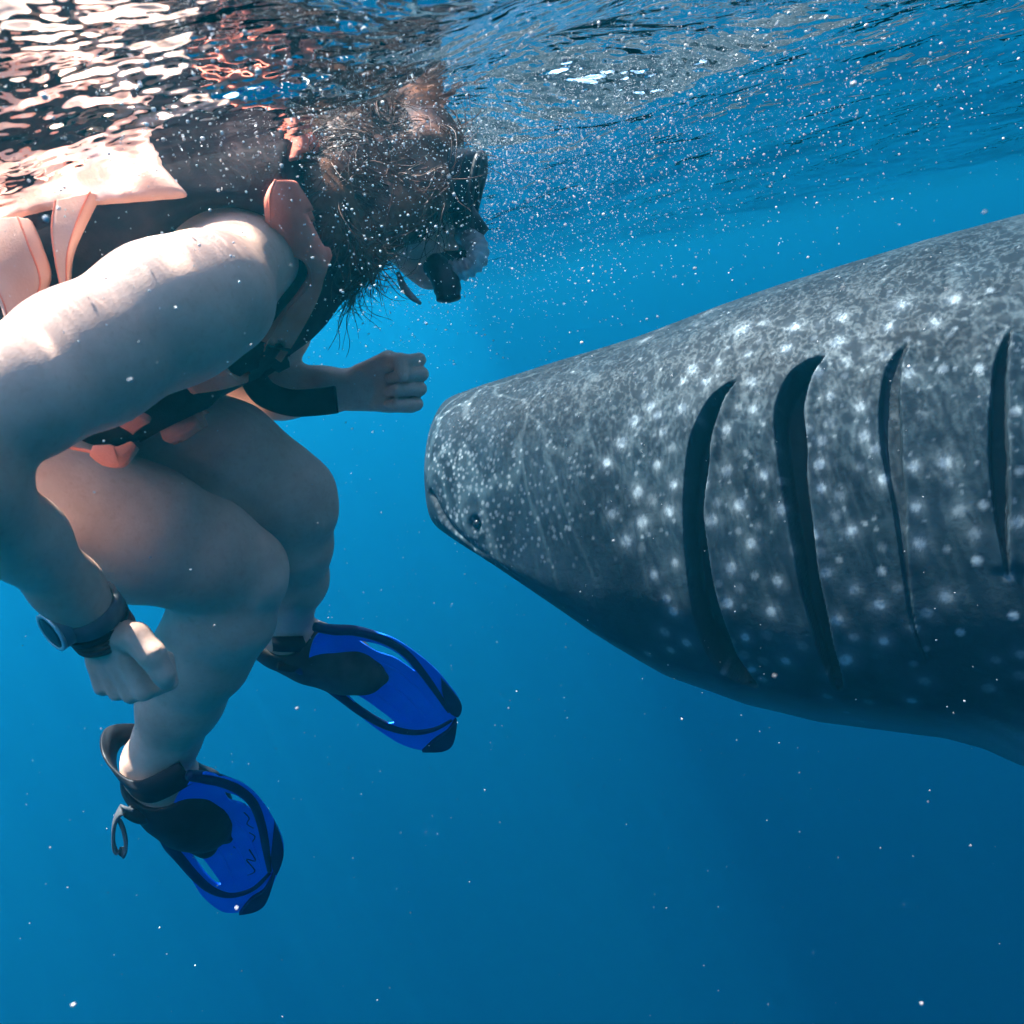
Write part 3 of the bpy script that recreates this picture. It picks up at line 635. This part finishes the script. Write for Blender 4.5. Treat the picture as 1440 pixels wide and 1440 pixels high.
vest = part('life_vest', VV, VF, M_vest)
vest['label'] = 'black foam life vest with orange panels, some coloured as sunlit'
VT = bvh(VV, VF)
def on(tree, px, py, default=None):
    d = pt(px, py, 1.); r = tree.ray_cast(Vector((0, 0, 0)), Vector(d))
    if r[0] is None: return None if default is None else pt(px, py, default)
    return np.array(r[0])
def panel(name, left, right, m, parent, th=.007, n=40, k=10, tree=None, default=.8, lift=.004, smooth_d=True):
    """a cloth piece lying on the vest between two edges (pixel bearings of the edges)"""
    tree = VT if tree is None else tree
    Lc, Rc = catmull(np.array(left, float), n), catmull(np.array(right, float), n)
    D = np.zeros((n, k)); B = np.zeros((n, k, 2))
    for i in range(n):
        for j in range(k):
            p = Lc[i] + (Rc[i] - Lc[i]) * j / (k - 1); B[i, j] = p; h = on(tree, *p); D[i, j] = np.nan if h is None else h[2]
    good = ~np.isnan(D); med = np.nanmedian(D) if good.any() else default
    for _ in range(60):
        if good.all(): break
        for i in range(n):
            for j in range(k):
                if not good[i, j]:
                    nb = [D[a, b] for a, b in ((i - 1, j), (i + 1, j), (i, j - 1), (i, j + 1)) if 0 <= a < n and 0 <= b < k and good[a, b]]
                    if nb: D[i, j] = np.mean(nb); good[i, j] = True
    D = np.where(np.isnan(D), med, D)
    for _ in range(3): D = (D + np.vstack([D[:1], D[:-1]]) + np.vstack([D[1:], D[-1:]])) / 3; D = (2 * D + np.hstack([D[:, :1], D[:, :-1]]) + np.hstack([D[:, 1:], D[:, -1:]])) / 4
    G = np.stack([pt(B[i, j, 0], B[i, j, 1], D[i, j]) for i in range(n) for j in range(k)]).reshape(n, k, 3)
    du = np.gradient(G, axis=0); dv = np.gradient(G, axis=1); N = np.cross(du, dv); N /= np.linalg.norm(N, axis=2)[..., None] + 1e-12; N *= np.sign(-N[..., 2:3])
    edge = np.ones((n, k)); edge[0] = edge[-1] = edge[:, 0] = edge[:, -1] = .35
    top = G + N * (lift + th * edge)[..., None]; bot = G - N * .004
    V = np.concatenate([top.reshape(-1, 3), bot.reshape(-1, 3)]); o = n * k
    f = grid_faces(n, k); idx = np.arange(o).reshape(n, k)
    ring = np.concatenate([idx[0, :-1], idx[:-1, -1], idx[-1, :0:-1], idx[:0:-1, 0]]); rn = np.roll(ring, -1)
    po = polyobj(name, V, [f, f[:, ::-1] + o, np.stack([ring, ring + o, rn + o, rn], 1)], m, parent, True, base=PB)
    if m in (M_orange, M_orange_sunlit) and n > 20:
        for jj in (1, k - 2): partl('seam', tube(top[:, jj] - N[:, jj] * .0002, .0008, 6), M_orange, po)
    return po
# orange lapel and the strap it runs into
panel('lapel_panel', [(386, 258), (372, 285), (380, 318), (398, 345), (425, 362), (432, 378)], [(405, 256), (430, 290), (450, 322), (458, 342), (459, 360), (452, 378)], M_orange, vest)
panel('chest_strap', [(430, 366), (432, 385), (418, 410), (395, 440), (372, 470), (355, 498)], [(450, 368), (447, 395), (436, 425), (421, 455), (405, 482), (392, 500)], M_orange, vest)
panel('shoulder_patch', [(412, 190), (408, 208), (402, 228)], [(440, 188), (447, 204), (450, 216)], M_orange, vest, n=14)
panel('back_panel', [(-30, 318), (-20, 380), (5, 430), (15, 470)], [(46, 312), (60, 345), (72, 395), (40, 440)], M_orange_sunlit, vest)
panel('back_panel', [(82, 292), (78, 330), (84, 370), (92, 412)], [(140, 278), (120, 320), (104, 360), (100, 405)], M_orange_sunlit, vest)
# orange yoke over the top of the back, sun-washed tone painted in
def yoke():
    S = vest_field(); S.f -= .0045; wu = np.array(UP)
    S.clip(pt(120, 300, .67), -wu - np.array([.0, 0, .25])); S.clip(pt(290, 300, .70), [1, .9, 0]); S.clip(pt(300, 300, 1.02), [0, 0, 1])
    V, Fq = S.mesh(); return part('back_yoke', V, Fq, M_orange_sunlit, vest)
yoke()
# belly straps
panel('belt', [(60, 622), (130, 590), (220, 550), (310, 508), (350, 488), (404, 478)], [(80, 640), (150, 626), (240, 590), (320, 548), (360, 528), (402, 505)], M_web, vest, th=.010)
panel('buckle', [(160, 580), (180, 590), (190, 596)], [(192, 566), (212, 572), (216, 580)], M_orange, vest, n=10, th=.014)
panel('belt_patch', [(252, 535), (280, 526), (312, 516)], [(262, 548), (295, 542), (348, 520)], M_orange, vest, n=12, th=.014)
panel('belt_patch', [(222, 596), (240, 588), (268, 576)], [(236, 602), (262, 594), (292, 578)], M_orange, vest, n=12, th=.016)
# hanging tab with its cord
def ribbon(name, C, width, depth_dir, th, m, parent, prof=None, n=40):
    """flat strap along C (camera axes), width across"""
    C = catmull(np.array(C, float), n); T = np.gradient(C, axis=0); T /= np.linalg.norm(T, axis=1)[:, None]
    A_ = np.cross(T, np.broadcast_to(np.asarray(depth_dir, float), T.shape)); A_ /= np.linalg.norm(A_, axis=1)[:, None]; B_ = np.cross(A_, T)
    w = np.broadcast_to(np.asarray(width if prof is None else np.interp(np.linspace(0, 1, n), np.linspace(0, 1, len(prof)), prof) * width, float), (n,))
    sec = [(-1, -1), (-1, 1), (-.9, 1.5), (.9, 1.5), (1, 1), (1, -1), (.9, -1.5), (-.9, -1.5)]
    V = np.stack([C + A_ * (a * w / 2)[:, None] + B_ * (b * th / 2) for a, b in sec], 1).reshape(-1, 3)
    k = len(sec); return polyobj(name, V, [grid_faces(n, k, True), [list(range(k))[::-1]], [[(n - 1) * k + i for i in range(k)]]], m, parent, True, base=PB)
ribbon('pull_tab', [pt(132, 634, .655), pt(150, 640, .655), pt(168, 642, .655), pt(190, 626, .66)], .020, (0, 0, 1), .006, M_orange, vest, prof=[.5, 1, 1, .35])
partl('cord', tube(catmull(np.array([pt(94, 628, .655), pt(112, 632, .655), pt(138, 637, .652)]), 12), .0016, 8), M_orange, vest)
# loose black strap in front of the far forearm
loose = ribbon('loose_strap', [pt(385, 478, .93), pt(360, 505, .95), pt(356, 528, .97), pt(372, 553, .985), pt(405, 566, .99), (pt(440, 566, .985)), pt(473, 562, .98)], .037, (0.05, 0, 1), .005, M_web, vest, n=60)

# ---- hair
def make_hair():
    S = Soft((-.36, .22, .77), (-.02, .60, 1.14), .004)
    S.cone(hd(-.040, .022, 0), hd(.000, .036, 0), .092, .084, .01, HSD, .88)
    S.cone(hd(-.075, .00, .02), hd(-.100, -.060, .03), .062, .042, .02); S.cone(hd(-.075, .00, -.02), hd(-.100, -.060, -.02), .062, .042, .02)
    S.cone(hd(-.100, -.06, .03), hd(-.090, -.115, .04), .040, .014, .02)
    S.cone(hd(-.04, -.01, .06), hd(.022, -.062, .062), .034, .018, .02)
    S.cone(hd(-.07, .06, 0), hd(.02, .080, .01), .045, .028, .02)
    S.chain([(470, 225, .93, 46), (472, 300, .905, 50), (486, 360, .90, 36), (466, 402, .90, 9)], .02); S.chain([(520, 250, .92, 60), (548, 300, .905, 40), (512, 350, .90, 34)], .02)
    S.chain([(590, 225, .93, 46), (604, 270, .92, 30), (585, 305, .92, 20)], .02); S.chain([(462, 255, .885, 34), (462, 305, .872, 34), (474, 355, .88, 30), (470, 392, .89, 14)], .02); S.chain([(440, 250, .90, 30), (455, 300, .90, 40)], .02); S.chain([(446, 255, .855, 30), (450, 298, .845, 36), (462, 345, .855, 32), (470, 385, .87, 18)], .02); S.chain([(436, 262, .85, 24), (440, 300, .842, 26), (452, 338, .845, 24)], .015)
    S.cone(hd(.095, .02, 0), hd(.07, -.09, 0), .058, .058, .01, HSD, 1.0, sub=True)
    return S.mesh()
HV, HF = make_hair()
hair = part('hair', HV, HF, M_hair)
hair['label'] = 'dark brown hair drifting loose in the water'
def make_strands():
    q = np.random.default_rng(21); n = 8000; seg = 11; Vs, Fs = [], []
    cnt = 0
    ii = q.choice(len(HV), n)
    ctr = hd(-.03, .02, 0)
    nn = unit
    for i in ii:
        p = HV[i].copy(); o = unit(p - ctr)
        if (p - HEADC) @ FACE > .07 and (p - HEADC) @ HUP < .04: continue
        ln = q.uniform(.03, .085) * (1 + .6 * (q.random() < .12)); d = unit(o * .10 + FACE * (-.45 + .5 * math.sin(p[1] * 60 + p[2] * 30)) + HUP * (.3 * math.sin(p[0] * 70) - .25) + q.normal(0, .16, 3))
        curl = unit([math.sin(p[1] * 50), math.cos(p[0] * 60), .4]); ph = p[0] * 45 + q.normal(0, .35); pts = []
        v = d.copy()
        for s in range(seg):
            pts.append(p.copy()); v = unit(v + .28 * curl * math.sin(ph + s * .9) - .13 * o + .03 * HUP); p = p + v * ln / seg
        pts = np.array(pts); r = np.linspace(.0007, .00025, seg) * q.uniform(.6, 1.3)
        V, Fl = tube(pts, r, 4, False); Vs.append(V); Fs.append(Fl[0] + cnt); cnt += len(V)
    o = part('hair_strands', np.concatenate(Vs), np.concatenate(Fs), M_hair, hair); o['kind'] = 'stuff'
make_strands()

# ---- diving mask
def loop_rr(c, fwd, upv, side, hu, hs, p=3.2, n=48, bend=.0):
    a = np.linspace(0, 2 * math.pi, n, endpoint=False); ca, sa = np.cos(a), np.sin(a)
    x = np.sign(ca) * np.abs(ca) ** (2 / p) * hs; y = np.sign(sa) * np.abs(sa) ** (2 / p) * hu
    return c + np.outer(y, upv) + np.outer(x, side) - np.outer((x / hs) ** 2 * bend, fwd)
def loft(rings, closed=True):
    n, m = len(rings), len(rings[0]); return np.concatenate(rings), [grid_faces(n, m, True)]
MC = hd(.092, .012, 0)
r_face = loop_rr(MC - FACE * .040, FACE, HUP, HSD, .052, .074, 2.6, bend=.030); r_mid = loop_rr(MC - FACE * .012, FACE, HUP, HSD, .050, .076, 2.8, bend=.012)
r_out = loop_rr(MC + FACE * .010, FACE, HUP, HSD, .046, .076, 3.2, bend=.006); r_in = loop_rr(MC + FACE * .012, FACE, HUP, HSD, .039, .069, 3.2, bend=.006); r_in2 = loop_rr(MC + FACE * .004, FACE, HUP, HSD, .038, .068, 3.2, bend=.006)
mask = partl('diving_mask', loft([r_face, r_mid * 1.0, r_out, r_in, r_in2]), M_rubber); mask['label'] = 'black diving mask over the eyes'
lens_c = r_in2.mean(0); Vl = np.vstack([r_in2 * .999 + lens_c * .001, lens_c + FACE * .002]); jl = np.arange(48)
polyobj('lens', Vl, [np.stack([jl * 0 + 48, jl, (jl + 1) % 48], 1)], M_lens, mask, True, base=PB)
partl('frame', tube(np.vstack([loop_rr(MC + FACE * .012, FACE, HUP, HSD, .045, .075, 3.2, bend=.006)] * 1 + [loop_rr(MC + FACE * .012, FACE, HUP, HSD, .045, .075, 3.2, bend=.006)[:2]]), .0055, 8, False), M_rubber, mask)
Vn = tube(np.array([hd(.088, -.012, 0), hd(.108, -.030, 0), hd(.100, -.050, 0)]), [.018, .020, .012], 14); partl('nose_pocket', Vn, M_rubber, mask)
aa = np.linspace(-1.15, math.pi + 1.15, 60)
strapC = np.array([hd(-.012 - .100 * math.sin(t), .020 + .018 * math.sin(t), .088 * math.cos(t)) for t in aa])
ribbon('mask_strap', strapC, .026, HUP, .004, M_rubber, mask, n=80) if False else None
def band_around(name, pts, width_dir, width, th, m, parent):
    P = np.asarray(pts); n = len(P); c = P.mean(0); W_ = unit(width_dir); T = np.gradient(P, axis=0); O = np.cross(T, W_); O /= np.linalg.norm(O, axis=1)[:, None]
    O *= np.sign(((P - c) * O).sum(1))[:, None]
    sec = [(-1, 0), (-1, 1), (1, 1), (1, 0)]
    V = np.stack([P + W_ * a * width / 2 + O * b * th for a, b in sec], 1).reshape(-1, 3)
    return polyobj(name, V, [grid_faces(n, 4, True), [[3, 2, 1, 0]], [[(n - 1) * 4 + i for i in range(4)]]], m, parent, True, base=PB)
band_around('mask_strap', strapC, HUP, .024, .004, M_rubber, mask)
# ---- snorkel
mouth = hd(.090, -.068, 0)
cham = [pt(610, 372, .965), pt(622, 385, .955), pt(628, 400, .95), pt(631, 421, .95)]
snorkel = partl('snorkel', tube(catmull(np.array(cham), 16), np.interp(np.linspace(0, 1, 16), [0, .4, .8, .86, 1], [.017, .019, .0185, .0165, .0165]), 20), M_rubber)
snorkel['label'] = 'black snorkel with clear bent hose at the mouth'
partl('mouthpiece', tube(catmull(np.array([mouth - FACE * .012, mouth + FACE * .012, pt(612, 376, .965)]), 12), [.012] * 12, 14, flat=1.5), M_rubber, snorkel)
hoseC = catmull(np.array([pt(634, 382, .955), pt(655, 378, .95), pt(672, 362, .95), pt(668, 342, .96), pt(652, 332, .985), pt(640, 310, 1.02)]), 46)
partl('hose', tube(hoseC, .0135 + .0022 * np.sin(np.arange(46) * 1.9), 18, False), M_clear, snorkel)
tubeC = catmull(np.array([pt(640, 310, 1.02), pt(628, 270, 1.055), pt(600, 200, 1.075), pt(570, 120, 1.07), pt(548, 60, 1.06)]), 24)
partl('tube', tube(tubeC, .0115, 16), M_rubber, snorkel)
ribbon('chin_strap', [pt(560, 384, .945), pt(568, 404, .93), pt(580, 418, .92), pt(592, 427, .92)], .010, (0, 0, 1), .003, M_greyband, mask, prof=[.5, 1, .8, .3], n=20)

# ---- watch and bracelet on the near wrist
fa, fb = pt(95, 826, .625), pt(145, 888, .67); ax_ = unit(fb - fa)
def ring_band(c, axis, rad, width, th, tilt=(0, 0, 0), n=48, sq=1.0):
    axis = unit(np.asarray(axis) + np.asarray(tilt)); u = unit(np.cross(axis, [0, 0, 1])); v = np.cross(axis, u); a = np.linspace(0, 2 * math.pi, n, endpoint=False)
    rr = [(-width / 2, 0), (-width / 2 * .9, th), (width / 2 * .9, th), (width / 2, 0), (width / 2, -th), (-width / 2, -th)]
    rings = []
    for ang in a: rings.append(np.array([c + axis * x + (u * math.cos(ang) + v * math.sin(ang) * sq) * (rad + t) for x, t in rr]))
    V = np.concatenate(rings); i = np.arange(n * 6).reshape(n, 6); i = np.concatenate([i, i[:1]], 0); i = np.concatenate([i, i[:, :1]], 1)
    return V, [np.stack([i[:-1, :-1], i[:-1, 1:], i[1:, 1:], i[1:, :-1]], -1).reshape(-1, 4)]
wc = pt(125, 859, .652)
watch = partl('wrist_watch', ring_band(wc, ax_, .0272, .020, .0020), M_greyband); watch['label'] = 'round black-faced watch on a grey band'
def disc(c, nrm, r, h, n=40, prof=((1, 0), (1, .8), (.92, 1), (.80, 1))):
    nrm = unit(nrm); u = unit(np.cross(nrm, [0, 1, .2])); v = np.cross(nrm, u); a = np.linspace(0, 2 * math.pi, n, endpoint=False)
    rings = [c + nrm * h * z + (np.outer(np.cos(a), u) + np.outer(np.sin(a), v)) * r * k for k, z in prof]
    V = np.vstack(rings + [(c + nrm * h * prof[-1][1])[None]]); m = len(prof); j = np.arange(n)
    return V, [grid_faces(m, n, True), np.stack([(m - 1) * n + j, (m - 1) * n + (j + 1) % n, j * 0 + m * n], 1)]
wn = unit([-.52, -.36, -.80]); wn = unit(wn - ax_ * (wn @ ax_) * .35)
cc = wc + wn * .0245
partl('case', disc(cc, wn, .0185, .010), M_metal, watch)
partl('dial', disc(cc + wn * .0095, wn, .0158, .0018, prof=((1, 0), (.96, 1), (.5, 1))), M_glassface, watch)
partl('bezel', ring_band(cc + wn * .0100, wn, .0172, .0030, .0016), M_bezel, watch)
partl('crown', tube(np.array([cc + wn * .005 + ax_ * .0175, cc + wn * .005 + ax_ * .0225]), .0028, 12), M_metal, watch)
wb = pt(143, 884, .669)
partl('cord_ring', ring_band(pt(134, 873, .662), ax_, .0262, .006, .0030), M_rubber, watch)
brace = partl('bracelet', ring_band(wb, ax_, .0256, .005, .0026), M_maroon)
for kk in (-1, 1): partl('cord_ring', ring_band(wb + ax_ * .0052 * kk, ax_, .0256, .0042, .0024), M_maroon, brace); brace['label'] = 'dark maroon cord bracelet'

# ---- swim fins
def plane_of(p0, d0, gx, gy): return lambda x, y: pt(x, y, d0 + gx * (x - p0[0]) + gy * (y - p0[1]))
z6 = lambda a: [(120 + .3889 * x, 840 + .3889 * y) for x, y in a]
def swim_fin(label, dp, outline, holes, rails, tips, pocket_pts, collar, strap, marks):
    pocket = None
    blade = solid_poly('swim_fin', catmull(np.array(z6(outline + outline[:1])), 90)[:-1], dp, .004, M_blue, person, PB, .0012, [catmull(np.array(z6(h + h[:1])), 30)[:-1] for h in holes])
    blade['label'] = label
    for r in rails:
        C = np.array([dp(*p) for p in catmull(np.array(z6(r)), 40)]); C[:, 2] -= .003
        partl('rail', tube(C, np.interp(np.linspace(0, 1, 40), [0, .15, .8, 1], [.007, .0085, .0065, .004]), 10), M_navy, blade)
    for r in marks or ():
        C = np.array([dp(*p) for p in catmull(np.array(z6(r)), 20)]); C[:, 2] -= .0048
        partl('rib', tube(C, np.interp(np.linspace(0, 1, 20), [0, .2, 1], [.0012, .0024, .0010]), 8, True, up=(0, 0, 1)), M_blue, blade)
    for t in tips:
        solid_poly('tip_patch', catmull(np.array(z6(t + t[:1])), 36)[:-1], lambda x, y: dp(x, y) - np.array([0, 0, .002]), .009, M_navy, blade, PB, .0015)
    return blade
near_pl = plane_of((300, 1180), 1.07, .0007, .0011)
fin_n = swim_fin('bright blue fin with dark rails and a loose strap end, on the lower foot', near_pl,
    [(300, 800), (340, 700), (420, 632), (480, 640), (560, 665), (620, 710), (670, 780), (710, 860), (715, 920), (690, 1000), (655, 1080), (620, 1110), (560, 1130), (500, 1130), (440, 1090), (400, 1040), (340, 930), (290, 850)],
    [[(500, 695), (545, 708), (585, 738), (600, 758), (560, 738), (520, 726)], [(385, 922), (420, 932), (462, 985), (490, 1028), (468, 1025), (425, 980)]],
    [[(375, 640), (440, 648), (500, 662), (560, 690), (610, 740), (640, 820), (658, 920), (668, 985)], [(270, 810), (300, 880), (340, 930), (400, 1000), (460, 1050), (530, 1068), (610, 1045), (668, 990)]],
    [[(685, 800), (705, 850), (716, 915), (690, 985), (672, 940), (678, 870)], [(556, 1130), (600, 1075), (650, 1040), (690, 960), (672, 1040), (648, 1095), (610, 1120)]], None, None, None,
    [[(540, 800), (590, 850), (625, 930), (640, 985)], [(520, 850), (560, 910), (590, 970), (600, 1020)], [(480, 890), (510, 950), (535, 1000), (545, 1040)]])
far_pl = plane_of((560, 960), 1.22, .0006, .0009)
fin_f = swim_fin('bright blue fin with dark rails, on the raised foot', far_pl,
    [(800, 250), (830, 140), (900, 108), (1000, 112), (1100, 138), (1180, 185), (1260, 250), (1320, 320), (1356, 375), (1350, 410), (1332, 450), (1325, 520), (1290, 545), (1220, 548), (1150, 530), (1080, 490), (1000, 430), (930, 360), (850, 290)],
    [[(985, 150), (1060, 165), (1130, 200), (1190, 262), (1120, 215), (1050, 190)], [(935, 335), (990, 352), (1060, 400), (1115, 445), (1075, 445), (1000, 398)]],
    [[(830, 105), (900, 116), (980, 120), (1080, 150), (1160, 200), (1220, 270), (1270, 340), (1315, 410)], [(770, 255), (850, 300), (920, 352), (1000, 412), (1090, 462), (1180, 483), (1260, 473), (1325, 440)]],
    [[(1285, 285), (1325, 330), (1357, 378), (1345, 420), (1310, 400), (1290, 340)], [(1215, 548), (1260, 505), (1310, 470), (1340, 430), (1328, 515), (1290, 545)]], None, None, None,
    [[(1060, 230), (1140, 270), (1210, 330), (1260, 395)], [(1050, 280), (1130, 330), (1190, 385), (1230, 430)], [(1020, 320), (1090, 375), (1150, 420), (1180, 450)]])
def soft_part(name, build, lo, hi, m, parent, res=.0028):
    S = Soft(lo, hi, res); build(S); V, Fq = S.mesh(); return part(name, V, Fq, m, parent)
def poc_n(S):
    S.chain([(222, 1098, 1.0, 50), (250, 1124, 1.02, 54), (272, 1145, 1.045, 50), (288, 1158, 1.06, 38)], .015, (.5, .5, .7), .9)
    S.chain([(282, 1150, 1.055, 32), (320, 1176, 1.085, 10)], .012); S.chain([(255, 1165, 1.06, 22), (290, 1190, 1.08, 16)], .012); S.chain([(290, 1105, 1.05, 22), (305, 1130, 1.06, 18)], .015)
    S.cone(pt(225, 1040, .96), pt(228, 1085, .985), .052, .046, .008, sub=True)
soft_part('foot_pocket', poc_n, pt(150, 1260, .90) - [.06, .06, .0], pt(360, 1040, 1.16) + [.05, .05, .05], M_rubber, fin_n)
def poc_f(S):
    S.chain([(398, 905, 1.15, 40), (440, 918, 1.16, 44), (485, 935, 1.175, 42), (512, 948, 1.185, 30)], .015, (.3, .6, .7), .92)
    S.chain([(505, 945, 1.185, 22), (540, 954, 1.195, 7)], .01); S.chain([(376, 906, 1.15, 24), (430, 925, 1.15, 26)], .01)
    S.cone(pt(404, 850, 1.11), pt(403, 884, 1.13), .046, .042, .008, sub=True)
soft_part('foot_pocket', poc_f, pt(340, 1020, 1.0) - [.06, .04, 0], pt(570, 860, 1.30) + [.02, .04, .03], M_rubber_lit, fin_f)
# faint dark print on the blade of the lower fin
for sq in ([(345, 1140), (352, 1148), (349, 1156), (358, 1162)], [(352, 1168), (360, 1174), (356, 1182)], [(352, 1192), (361, 1208), (348, 1206), (360, 1222), (350, 1228)], [(330, 1188), (338, 1192)]):
    C = np.array([near_pl(*p) for p in catmull(np.array(sq, float), 16)]); C[:, 2] -= .0052
    partl('printed_mark', tube(C, .0012, 6, True, up=(0, 0, 1)), M_navy, fin_n)
# heel straps
hs = catmull(np.array([pt(262, 1085, .955), pt(205, 1112, .945), pt(168, 1090, .975), pt(154, 1058, 1.01), pt(166, 1034, 1.045), pt(215, 1035, 1.075), pt(262, 1062, 1.08)]), 60)
sn = unit(np.cross(hs[20] - hs[0], hs[40] - hs[0]))
ribbon('heel_strap', hs[::3], .034, np.cross(sn, [0, 0, 1]) if False else sn, .004, M_rubber, fin_n, n=60) if False else band_around('heel_strap', hs, [.38, -.85, .28] , .036, .004, M_rubber, fin_n)
partl('strap_clip', tube(catmull(np.array([pt(182, 1138, .97), pt(196, 1146, .97), pt(215, 1148, .98)]), 10), .011, 12), M_rubber, fin_n)
loopC = catmull(np.array([pt(188, 1140, .965), pt(172, 1139, .962), pt(161, 1158, .96), pt(160, 1190, .96), pt(168, 1200, .962), pt(177, 1192, .964), pt(174, 1168, .966), pt(167, 1152, .968)]), 40)
ribbon('loose_strap', loopC[::3], .016, (0.9, .3, .5), .003, M_greyband, fin_n, n=50)
hs2 = catmull(np.array([pt(430, 905, 1.115), pt(395, 905, 1.105), pt(372, 900, 1.13), pt(368, 893, 1.165), pt(395, 885, 1.20), pt(425, 890, 1.205)]), 40)
band_around('heel_strap', hs2, [.3, -.9, .1], .026, .004, M_rubber, fin_f)
partl('strap_clip', tube(catmull(np.array([pt(392, 934, 1.12), pt(410, 938, 1.12), pt(422, 936, 1.12)]), 10), .010, 12), M_rubber, fin_f)
for o in list(person.children_recursive):
    o.matrix_parent_inverse = Matrix.Identity(4)
# ------------------------------------------------------------------ specks and bubbles drifting in the water, beads for glints
def drift(name, n, lo, hi, rlo, rhi, seed, shape=None, kindmat=None, gap=.42):
    q = np.random.default_rng(seed); phi = (1 + 5 ** .5) / 2
    ico = np.array([(-1, phi, 0), (1, phi, 0), (-1, -phi, 0), (1, -phi, 0), (0, -1, phi), (0, 1, phi), (0, -1, -phi), (0, 1, -phi), (phi, 0, -1), (phi, 0, 1), (-phi, 0, -1), (-phi, 0, 1)]) / math.sqrt(1 + phi * phi)
    fc = np.array([(0, 11, 5), (0, 5, 1), (0, 1, 7), (0, 7, 10), (0, 10, 11), (1, 5, 9), (5, 11, 4), (11, 10, 2), (10, 7, 6), (7, 1, 8), (3, 9, 4), (3, 4, 2), (3, 2, 6), (3, 6, 8), (3, 8, 9), (4, 9, 5), (2, 4, 11), (6, 2, 10), (8, 6, 7), (9, 8, 1)])
    P = lo + q.random((n, 3)) * (np.array(hi) - lo)
    if shape is not None: P = shape(P, q)
    P = P[np.linalg.norm(P - np.array([0, 0, CAMZ]), axis=1) > gap]
    n = len(P); r = rlo * (rhi / rlo) ** (q.random(n) ** 2.2)
    st = 1 + q.random((n, 1, 3)) * .8
    V = P[:, None] + ico[None] * r[:, None, None] * st
    o = link(name, mesh_np(name, V.reshape(-1, 3), (fc[None] + 12 * np.arange(n)[:, None, None]).reshape(-1, 3)), None, M_speck if kindmat is None else kindmat)
    return o
tag(drift('plankton_specks', 2600, np.array([-1.0, .2, -1.3]), (1.6, 2.4, -.02), .0003, .0010, 3, kindmat=M_snow, gap=.26), 'fine pale specks drifting in the blue water', 'plankton', kind='stuff')
hb = wd(pt(600, 260, 1.0))
def near_head(P, q):
    P = hb + q.normal(0, 1, P.shape) * np.array([.28, .30, .09]); P[:, 2] = np.minimum(P[:, 2], -.004 - q.random(len(P)) * .03); return P
tag(drift('air_bubbles', 17000, np.zeros(3), (1, 1, 1), .00024, .0010, 7, near_head), 'cloud of tiny white bubbles round the head near the surface', 'bubbles', kind='stuff')

def under_surface(P, q):  # white beads added under the surface to imitate its glints
    P = np.stack([q.uniform(-.9, 1.2, len(P)), .35 + 1.6 * q.random(len(P)) ** 1.4, -.035 - .03 * q.random(len(P))], 1); return P
tag(drift('surface_glint_beads', 1500, np.zeros(3), (1, 1, 1), .0004, .0015, 17, under_surface), 'scattered white beads added as glints just under the wavy surface', 'bubbles', kind='stuff')
